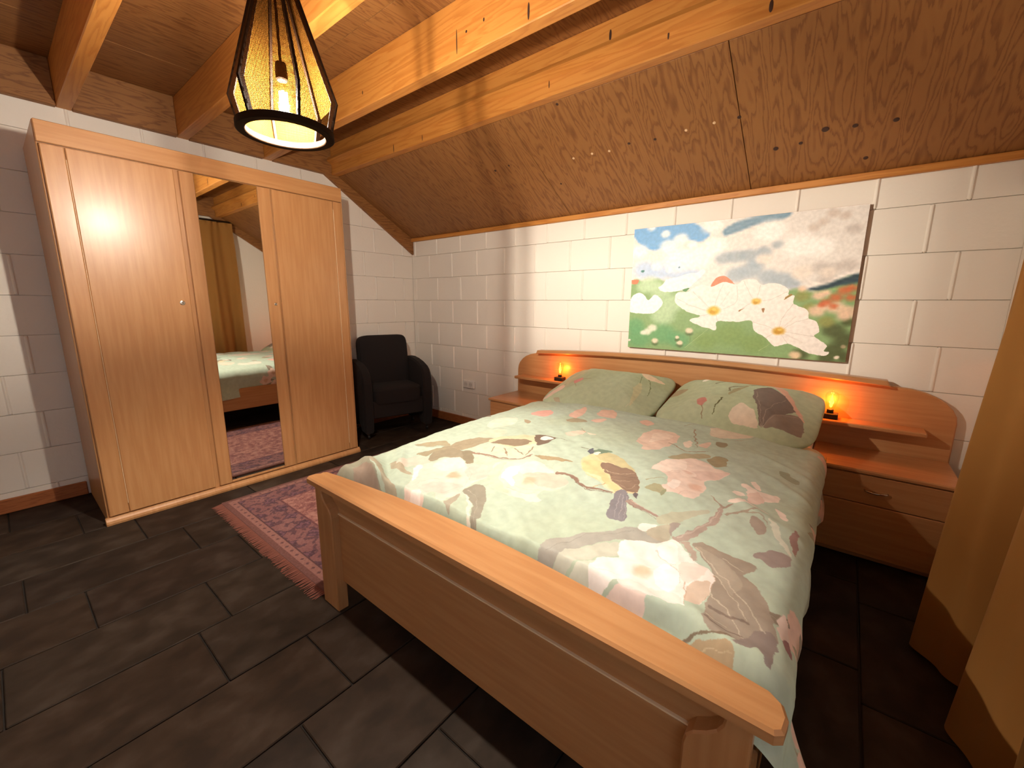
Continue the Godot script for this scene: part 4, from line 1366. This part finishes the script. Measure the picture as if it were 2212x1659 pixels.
	["P", 0, 100, 166, 166, 160, [1351, 1826, 1340, 1711, 1344, 1638, 1390, 1566, 1403, 1557, 1425, 1595, 1386, 1659, 1372, 1774]],
	["P", 0, 100, 196, 200, 188, [1377, 1837, 1385, 1720, 1433, 1609, 1448, 1636, 1421, 1728, 1399, 1824]],
	["P", 0, 100, 168, 168, 162, [1334, 1639, 1368, 1580, 1433, 1511, 1485, 1455, 1521, 1430, 1554, 1435, 1607, 1432, 1587, 1464, 1517, 1508, 1457, 1558, 1410, 1615, 1372, 1748]],
	["L", 3, 60, 140, 140, 135, [1353, 1674, 1413, 1550, 1520, 1445]],
	["P", 0, 100, 196, 200, 188, [1386, 1791, 1400, 1645, 1446, 1573, 1505, 1530, 1528, 1565, 1488, 1616, 1439, 1680, 1406, 1754]],
	["P", 0, 100, 206, 212, 200, [1424, 1839, 1440, 1709, 1490, 1621, 1525, 1632, 1507, 1741, 1454, 1839]],
	["P", 0, 100, 125, 165, 140, [1454, 1839, 1474, 1783, 1507, 1741, 1515, 1761, 1479, 1826]],
	["P", 0, 100, 238, 230, 226, [1520, 1428, 1526, 1395, 1562, 1379, 1563, 1402, 1545, 1431]],
	["P", 0, 80, 180, 172, 155, [1549, 1432, 1587, 1365, 1611, 1403, 1606, 1439, 1579, 1444]],
	["P", 0, 100, 160, 150, 138, [1672, 1411, 1697, 1396, 1746, 1402, 1806, 1407, 1834, 1424, 1809, 1469, 1833, 1487, 1863, 1531, 1886, 1593, 1899, 1642, 1857, 1678, 1828, 1699, 1783, 1696, 1765, 1660, 1758, 1576, 1749, 1506, 1718, 1463]],
	["P", 0, 70, 178, 170, 156, [1679, 1413, 1755, 1445, 1812, 1499, 1807, 1556, 1767, 1522, 1728, 1468]],
	["P", 0, 100, 142, 131, 127, [1833, 1704, 1858, 1651, 1895, 1630, 1902, 1715, 1897, 1725, 1884, 1720, 1868, 1698, 1849, 1714]],
	["L", 4, 80, 208, 201, 186, [1680, 1419, 1786, 1519, 1848, 1588, 1879, 1641]],
	["L", 4, 80, 208, 201, 186, [1748, 1501, 1803, 1564, 1843, 1620]],
	["L", 4, 80, 208, 201, 186, [1754, 1439, 1808, 1452]],
	["L", 4, 80, 208, 201, 186, [1759, 1580, 1804, 1617, 1843, 1678]],
	["L", 4, 80, 208, 201, 186, [1765, 1647, 1808, 1664]],
	["L", 9, 70, 118, 104, 96, [1769, 1620, 1811, 1630, 1849, 1624]],
	["L", 9, 70, 118, 104, 96, [1772, 1660, 1805, 1680, 1842, 1669]],
	["P", 0, 100, 178, 160, 131, [1710, 1757, 1742, 1731, 1787, 1719, 1833, 1715, 1839, 1756, 1819, 1800, 1779, 1815, 1741, 1838]],
	["P", 0, 100, 118, 97, 85, [1675, 1863, 1711, 1765, 1740, 1848, 1711, 1861]],
	["L", 9, 80, 120, 100, 82, [1720, 1731, 1770, 1710, 1827, 1695]],
	["L", 3, 80, 205, 190, 160, [1715, 1770, 1777, 1735, 1835, 1733]],
	["P", 0, 80, 70, 80, 80, [1813, 1810, 1823, 1784, 1833, 1789, 1828, 1811]],
	["P", 0, 100, 226, 209, 203, [1483, 1839, 1521, 1757, 1579, 1672, 1631, 1649, 1646, 1698, 1623, 1733, 1571, 1787, 1531, 1839]],
	["P", 0, 100, 184, 142, 122, [1544, 1839, 1589, 1780, 1640, 1730, 1643, 1780, 1599, 1830, 1570, 1850]],
	["P", 0, 100, 224, 192, 175, [1601, 1839, 1646, 1765, 1683, 1743, 1701, 1738, 1680, 1811, 1644, 1846]],
	["P", 0, 70, 205, 150, 125, [1629, 1770, 1652, 1733, 1674, 1757, 1653, 1800]],
	["P", 0, 100, 241, 237, 235, [1483, 1648, 1500, 1603, 1530, 1583, 1511, 1539, 1523, 1503, 1555, 1474, 1587, 1464, 1603, 1441, 1622, 1416, 1642, 1423, 1663, 1448, 1705, 1483, 1731, 1490, 1749, 1506, 1758, 1555, 1751, 1622, 1725, 1635, 1725, 1660, 1689, 1647, 1651, 1646, 1610, 1670, 1564, 1663, 1516, 1739]],
	["P", 0, 100, 232, 224, 220, [1564, 1663, 1599, 1632, 1648, 1637, 1688, 1626, 1724, 1652, 1692, 1663, 1641, 1670, 1596, 1680]],
	["P", 0, 100, 215, 198, 183, [1723, 1640, 1713, 1595, 1726, 1560, 1752, 1553, 1752, 1616]],
	["P", 0, 70, 228, 218, 212, [1665, 1495, 1706, 1488, 1732, 1495, 1725, 1555, 1696, 1578]],
	["S", 28, 75, 212, 190, 160, [1603, 1593]],
	["P", 0, 100, 251, 251, 251, [1630, 1592, 1627, 1554, 1643, 1526, 1667, 1534, 1686, 1562, 1692, 1592, 1676, 1624, 1652, 1623]],
	["P", 0, 100, 249, 248, 247, [1604, 1484, 1613, 1441, 1630, 1430, 1652, 1466, 1657, 1511, 1635, 1513]],
	["L", 3, 80, 196, 188, 184, [1651, 1521, 1677, 1545, 1693, 1585]],
	["L", 3, 80, 205, 198, 194, [1604, 1491, 1639, 1516, 1661, 1514]],
	["L", 2.5, 70, 212, 205, 202, [1500, 1657, 1543, 1642, 1569, 1639]],
	["L", 3, 80, 190, 165, 145, [1703, 1580, 1720, 1622, 1726, 1654]],
	["L", 3, 80, 190, 165, 145, [1749, 1506, 1758, 1555, 1752, 1616]],
	["P", 0, 100, 226, 208, 200, [1892, 1572, 1905, 1535, 1918, 1574, 1928, 1599, 1911, 1621, 1896, 1604]],
	["P", 0, 100, 150, 110, 110, [1911, 1621, 1926, 1600, 1934, 1635, 1919, 1635]],
	["P", 0, 100, 160, 130, 126, [1881, 1200, 1895, 1157, 1903, 1220, 1901, 1291, 1886, 1254]],
	["P", 0, 60, 140, 140, 115, [1794, 717, 1828, 722, 1863, 766, 1862, 795, 1821, 775]],
]
const PILLOW_PRINT := [
	["P", 0, 100, 206, 140, 135, [327, 220, 367, 270, 394, 229, 368, 175]],
	["L", 7, 100, 140, 130, 105, [252, 210, 331, 222]],
	["L", 8, 100, 150, 135, 105, [385, 246, 447, 253]],
	["L", 5, 100, 150, 140, 115, [368, 175, 395, 127]],
	["P", 0, 100, 228, 205, 190, [192, -5, 223, 115, 238, 216, 306, 120, 267, 45]],
	["P", 0, 100, 175, 165, 140, [291, 7, 326, 17, 378, -44]],
	["P", 0, 100, 196, 196, 160, [792, 61, 754, 212, 739, 313, 760, 328, 787, 239, 804, 112]],
	["L", 5, 100, 110, 120, 85, [724, 420, 751, 316]],
	["L", 5, 100, 110, 120, 85, [771, 413, 814, 333, 836, 219]],
	["L", 4, 100, 205, 200, 175, [773, 47, 797, 110]],
	["P", 0, 100, 160, 145, 115, [951, 285, 942, 385, 1021, 389, 1004, 317]],
	["P", 0, 100, 226, 205, 180, [703, 473, 800, 477, 860, 454, 763, 411]],
	["L", 4, 100, 120, 110, 85, [641, 487, 681, 458]],
	["L", 5, 100, 120, 108, 80, [384, 479, 427, 478]],
	["L", 8, 100, 110, 108, 78, [1082, 475, 1120, 502]],
	["P", 0, 100, 240, 235, 225, [1083, 484, 1129, 513, 1127, 478, 1100, 462]],
	["L", 12, 90, 118, 112, 84, [1172, 447, 1267, 506, 1387, 488]],
	["L", 12, 90, 118, 112, 84, [1180, 383, 1244, 450, 1416, 434]],
	["L", 12, 90, 118, 112, 84, [1264, 298, 1283, 365, 1432, 454]],
	["L", 12, 90, 118, 112, 84, [1233, 531, 1330, 539, 1391, 506]],
	["P", 0, 100, 160, 155, 120, [1276, 242, 1280, 318, 1354, 416, 1308, 311]],
	["P", 0, 100, 190, 130, 120, [1137, 170, 1157, 198, 1185, 171, 1177, 125, 1158, 119]],
	["L", 6, 100, 140, 120, 95, [1171, 123, 1198, 37]],
	["L", 7, 100, 90, 90, 60, [1257, 208, 1242, 133, 1238, 70]],
	["P", 0, 100, 118, 104, 96, [1382, 333, 1454, 399, 1528, 349, 1586, 258, 1550, 182, 1468, 55, 1441, 107]],
	["P", 0, 100, 140, 124, 112, [1470, 44, 1521, 147, 1602, 212, 1626, 147, 1623, 31, 1536, 44]],
	["L", 4, 80, 165, 150, 138, [1464, 42, 1485, 199, 1532, 322]],
	["L", 4, 80, 165, 150, 138, [1464, 42, 1523, 136, 1604, 200]],
	["L", 4, 80, 165, 150, 138, [1464, 42, 1434, 182, 1397, 323]],
	["P", 0, 100, 218, 175, 155, [1393, 490, 1446, 489, 1517, 432, 1580, 309, 1628, 172, 1604, 200, 1543, 325, 1469, 418]],
	["P", 0, 100, 216, 203, 184, [1316, 64, 1330, 148, 1362, 172, 1422, 114, 1453, 38, 1391, 28]],
]
const MEADOW_PRINT := [
	["P", 0, 100, 120, 175, 225, [9, -21, 281, -15, 404, 6, 497, 74, 443, 120, 367, 99, 283, 107, 190, 146, 106, 140, 14, 68]],
	["P", 0, 100, 128, 160, 182, [579, 53, 693, 10, 904, -5, 896, 27, 766, 45, 648, 81, 583, 96]],
	["S", 61, 70, 150, 168, 182, [588, 226]],
	["S", 60, 70, 150, 168, 182, [662, 223]],
	["S", 58, 70, 150, 168, 182, [727, 220]],
	["S", 49, 70, 150, 168, 182, [802, 205]],
	["S", 36, 70, 150, 168, 182, [871, 169]],
	["S", 72, 80, 165, 182, 196, [673, 331]],
	["S", 76, 80, 165, 182, 196, [749, 306]],
	["S", 67, 80, 165, 182, 196, [842, 352]],
	["S", 65, 80, 165, 182, 196, [916, 368]],
	["S", 46, 80, 165, 182, 196, [967, 396]],
	["S", 51, 80, 165, 182, 196, [770, 265]],
	["S", 94, 80, 180, 205, 238, [89, 277]],
	["S", 90, 80, 180, 205, 238, [200, 290]],
	["S", 86, 80, 180, 205, 238, [314, 302]],
	["S", 67, 80, 180, 205, 238, [409, 321]],
	["S", 33, 70, 206, 192, 182, [1033, 93]],
	["S", 32, 70, 206, 192, 182, [1073, 66]],
	["S", 36, 70, 206, 192, 182, [1110, 27]],
	["S", 31, 70, 206, 192, 182, [1163, 45]],
	["S", 49, 70, 196, 188, 184, [1085, 308]],
	["S", 47, 70, 196, 188, 184, [1145, 317]],
	["S", 50, 70, 196, 188, 184, [1205, 301]],
	["S", 40, 70, 196, 188, 184, [1207, 117]],
	["S", 47, 70, 196, 188, 184, [1120, 367]],
	["S", 36, 95, 250, 249, 247, [219, 51]],
	["S", 54, 95, 250, 249, 247, [321, 91]],
	["S", 37, 95, 250, 249, 247, [400, 132]],
	["S", 90, 95, 250, 249, 247, [526, 156]],
	["S", 71, 95, 250, 249, 247, [246, 135]],
	["S", 109, 95, 250, 249, 247, [437, 217]],
	["S", 115, 95, 250, 249, 247, [316, 225]],
	["S", 42, 95, 250, 249, 247, [173, 256]],
	["S", 28, 95, 250, 249, 247, [261, 284]],
	["S", 34, 95, 250, 249, 247, [121, -1]],
	["S", 69, 95, 250, 249, 247, [46, 152]],
	["S", 76, 95, 250, 249, 247, [507, 24]],
	["S", 96, 95, 250, 249, 247, [826, 92]],
	["S", 100, 95, 250, 249, 247, [977, 184]],
	["S", 80, 95, 250, 249, 247, [1072, 198]],
	["S", 49, 80, 236, 226, 216, [806, 246]],
	["S", 62, 80, 236, 226, 216, [1005, 331]],
	["S", 48, 80, 236, 226, 216, [1126, 335]],
	["P", 0, 100, 138, 172, 118, [-20, 835, 3, 373, 95, 359, 205, 346, 332, 421, 500, 431, 713, 470, 947, 430, 1015, 417, 1074, 438, 1259, 372, 1267, 838]],
	["S", 76, 80, 190, 218, 180, [139, 377]],
	["S", 90, 80, 190, 218, 180, [210, 419]],
	["S", 69, 80, 190, 218, 180, [97, 392]],
	["S", 95, 80, 190, 218, 180, [291, 508]],
	["S", 98, 80, 190, 218, 180, [239, 591]],
	["S", 114, 70, 100, 165, 115, [77, 750]],
	["S", 106, 70, 100, 165, 115, [249, 715]],
	["S", 80, 70, 100, 165, 115, [44, 664]],
	["S", 86, 70, 100, 165, 115, [358, 751]],
	["S", 114, 60, 128, 158, 88, [667, 695]],
	["S", 95, 60, 128, 158, 88, [807, 747]],
	["S", 87, 60, 128, 158, 88, [527, 741]],
	["S", 62, 85, 78, 88, 50, [1186, 649]],
	["S", 66, 85, 78, 88, 50, [1239, 700]],
	["S", 57, 85, 78, 88, 50, [1199, 756]],
	["S", 46, 85, 78, 88, 50, [1246, 792]],
	["S", 51, 85, 78, 88, 50, [1047, 795]],
	["S", 48, 85, 78, 88, 50, [1172, 805]],
	["S", 35, 85, 78, 88, 50, [1243, 601]],
	["S", 46, 75, 150, 150, 80, [1020, 465]],
	["S", 39, 75, 150, 150, 80, [1061, 525]],
	["S", 48, 75, 150, 150, 80, [1148, 604]],
	["P", 0, 100, 52, 76, 86, [1038, 425, 1123, 400, 1188, 370, 1263, 347, 1262, 391, 1177, 408, 1095, 432]],
	["S", 25, 90, 236, 204, 178, [1016, 424]],
	["S", 38, 90, 236, 204, 178, [1098, 459]],
	["S", 27, 90, 236, 204, 178, [1129, 446]],
	["S", 52, 90, 236, 204, 178, [1181, 524]],
	["S", 46, 90, 236, 204, 178, [1235, 543]],
	["S", 49, 90, 236, 204, 178, [1097, 545]],
	["S", 37, 90, 236, 204, 178, [1127, 518]],
	["S", 41, 90, 236, 204, 178, [1223, 569]],
	["S", 32, 80, 206, 106, 64, [1135, 498]],
	["S", 36, 80, 206, 106, 64, [1175, 472]],
	["S", 36, 80, 206, 106, 64, [1206, 434]],
	["S", 31, 80, 206, 106, 64, [1235, 422]],
	["S", 30, 80, 206, 106, 64, [1237, 472]],
	["S", 23, 80, 206, 106, 64, [1170, 518]],
	["S", 22, 80, 206, 106, 64, [1115, 511]],
]
const FLOWER_PRINT := [
	["P", 0, 100, 250, 250, 250, [0, 475, 56, 433, 101, 451, 130, 484, 178, 447, 232, 492, 218, 533, 195, 558, 153, 576, 74, 577, -4, 561]],
	["P", 0, 100, 248, 248, 248, [196, 402, 224, 379, 246, 347, 317, 334, 385, 313, 445, 308, 473, 286, 489, 309, 449, 353, 393, 406, 308, 428, 227, 427]],
	["P", 0, 100, 214, 140, 108, [530, 397, 557, 349, 605, 336, 660, 378, 659, 400, 569, 402]],
	["P", 0, 100, 216, 130, 95, [1, 344, 50, 345, 43, 370, 2, 369]],
	["P", 0, 100, 247, 241, 237, [312, 476, 325, 436, 395, 429, 423, 407, 481, 385, 541, 401, 602, 373, 678, 389, 716, 362, 780, 364, 809, 393, 882, 387, 945, 416, 956, 457, 985, 458, 985, 505, 1052, 539, 1068, 586, 1104, 605, 1122, 659, 1103, 687, 1163, 731, 1156, 766, 1179, 771, 1160, 793, 1092, 784, 1030, 754, 981, 736, 916, 755, 867, 707, 799, 666, 780, 608, 701, 618, 589, 617, 587, 668, 550, 669, 418, 619, 484, 585, 406, 563, 331, 516]],
	["L", 4, 70, 214, 204, 198, [425, 430, 499, 500, 539, 538]],
	["L", 4, 70, 214, 204, 198, [328, 476, 449, 531, 525, 550]],
	["L", 4, 70, 214, 204, 198, [603, 388, 576, 469, 566, 522]],
	["L", 4, 70, 214, 204, 198, [679, 397, 688, 492, 604, 545]],
	["L", 4, 70, 214, 204, 198, [484, 585, 542, 572]],
	["L", 4, 70, 214, 204, 198, [589, 614, 578, 576]],
	["L", 4, 70, 214, 204, 198, [716, 369, 773, 477]],
	["L", 4, 70, 214, 204, 198, [809, 396, 798, 470]],
	["L", 4, 70, 214, 204, 198, [948, 437, 874, 478, 813, 492]],
	["L", 4, 70, 214, 204, 198, [985, 505, 945, 575, 928, 639]],
	["L", 4, 70, 214, 204, 198, [1068, 586, 997, 616, 948, 653]],
	["L", 4, 70, 214, 204, 198, [1103, 687, 1022, 677, 955, 666]],
	["L", 4, 70, 214, 204, 198, [981, 736, 945, 688]],
	["L", 4, 70, 214, 204, 198, [867, 707, 907, 676]],
	["L", 4, 70, 214, 204, 198, [787, 615, 859, 635, 905, 654]],
	["L", 4, 70, 214, 204, 198, [720, 536, 769, 499]],
	["L", 9, 70, 232, 224, 219, [457, 453, 531, 530]],
	["L", 9, 70, 232, 224, 219, [386, 508, 518, 554]],
	["L", 9, 70, 232, 224, 219, [642, 433, 595, 522]],
	["L", 9, 70, 232, 224, 219, [1004, 574, 947, 645]],
	["L", 9, 70, 232, 224, 219, [1050, 725, 950, 674]],
	["P", 0, 100, 150, 110, 60, [704, 551, 726, 536, 733, 532, 711, 554]],
	["P", 0, 100, 160, 118, 80, [827, 535, 843, 534, 842, 560]],
	["P", 0, 100, 160, 130, 70, [935, 481, 961, 451, 973, 454, 946, 478]],
	["P", 0, 100, 90, 140, 90, [355, 417, 400, 406, 379, 429]],
	["S", 43, 100, 224, 186, 62, [560, 551]],
	["S", 21, 60, 196, 140, 40, [555, 559]],
	["S", 17, 70, 240, 214, 120, [565, 544]],
	["S", 29, 100, 224, 182, 80, [795, 493]],
	["S", 14, 60, 196, 140, 40, [791, 500]],
	["S", 12, 70, 240, 214, 120, [799, 486]],
	["S", 37, 100, 214, 166, 58, [929, 664]],
	["S", 18, 60, 196, 140, 40, [925, 671]],
	["S", 14, 70, 240, 214, 120, [934, 657]],
	["L", 5, 100, 120, 150, 90, [429, 706, 434, 767]],
	["L", 4, 100, 165, 190, 135, [402, 801, 536, 670]],
	["L", 4, 100, 165, 185, 130, [837, 789, 896, 741]],
	["S", 30, 90, 96, 120, 80, [423, 700]],
	["S", 29, 100, 238, 222, 196, [422, 684]],
	["S", 28, 90, 96, 120, 80, [198, 781]],
	["S", 28, 100, 238, 222, 196, [197, 764]],
	["S", 25, 90, 96, 120, 80, [367, 785]],
	["S", 24, 100, 238, 222, 196, [366, 768]],
	["S", 18, 90, 96, 120, 80, [348, 749]],
	["S", 17, 100, 238, 222, 196, [347, 732]],
	["S", 39, 85, 240, 238, 225, [173, 676]],
	["S", 35, 85, 240, 238, 225, [136, 704]],
	["S", 27, 85, 240, 238, 225, [110, 713]],
	["S", 16, 100, 236, 226, 210, [1217, 798]],
	["S", 35, 100, 230, 206, 172, [1024, 800]],
	["S", 15, 80, 190, 172, 142, [1239, 736]],
	["S", 13, 100, 240, 235, 225, [9, 771]],
	["S", 14, 90, 60, 120, 110, [77, 286]],
	["S", 9, 90, 90, 130, 160, [324, 272]],
]
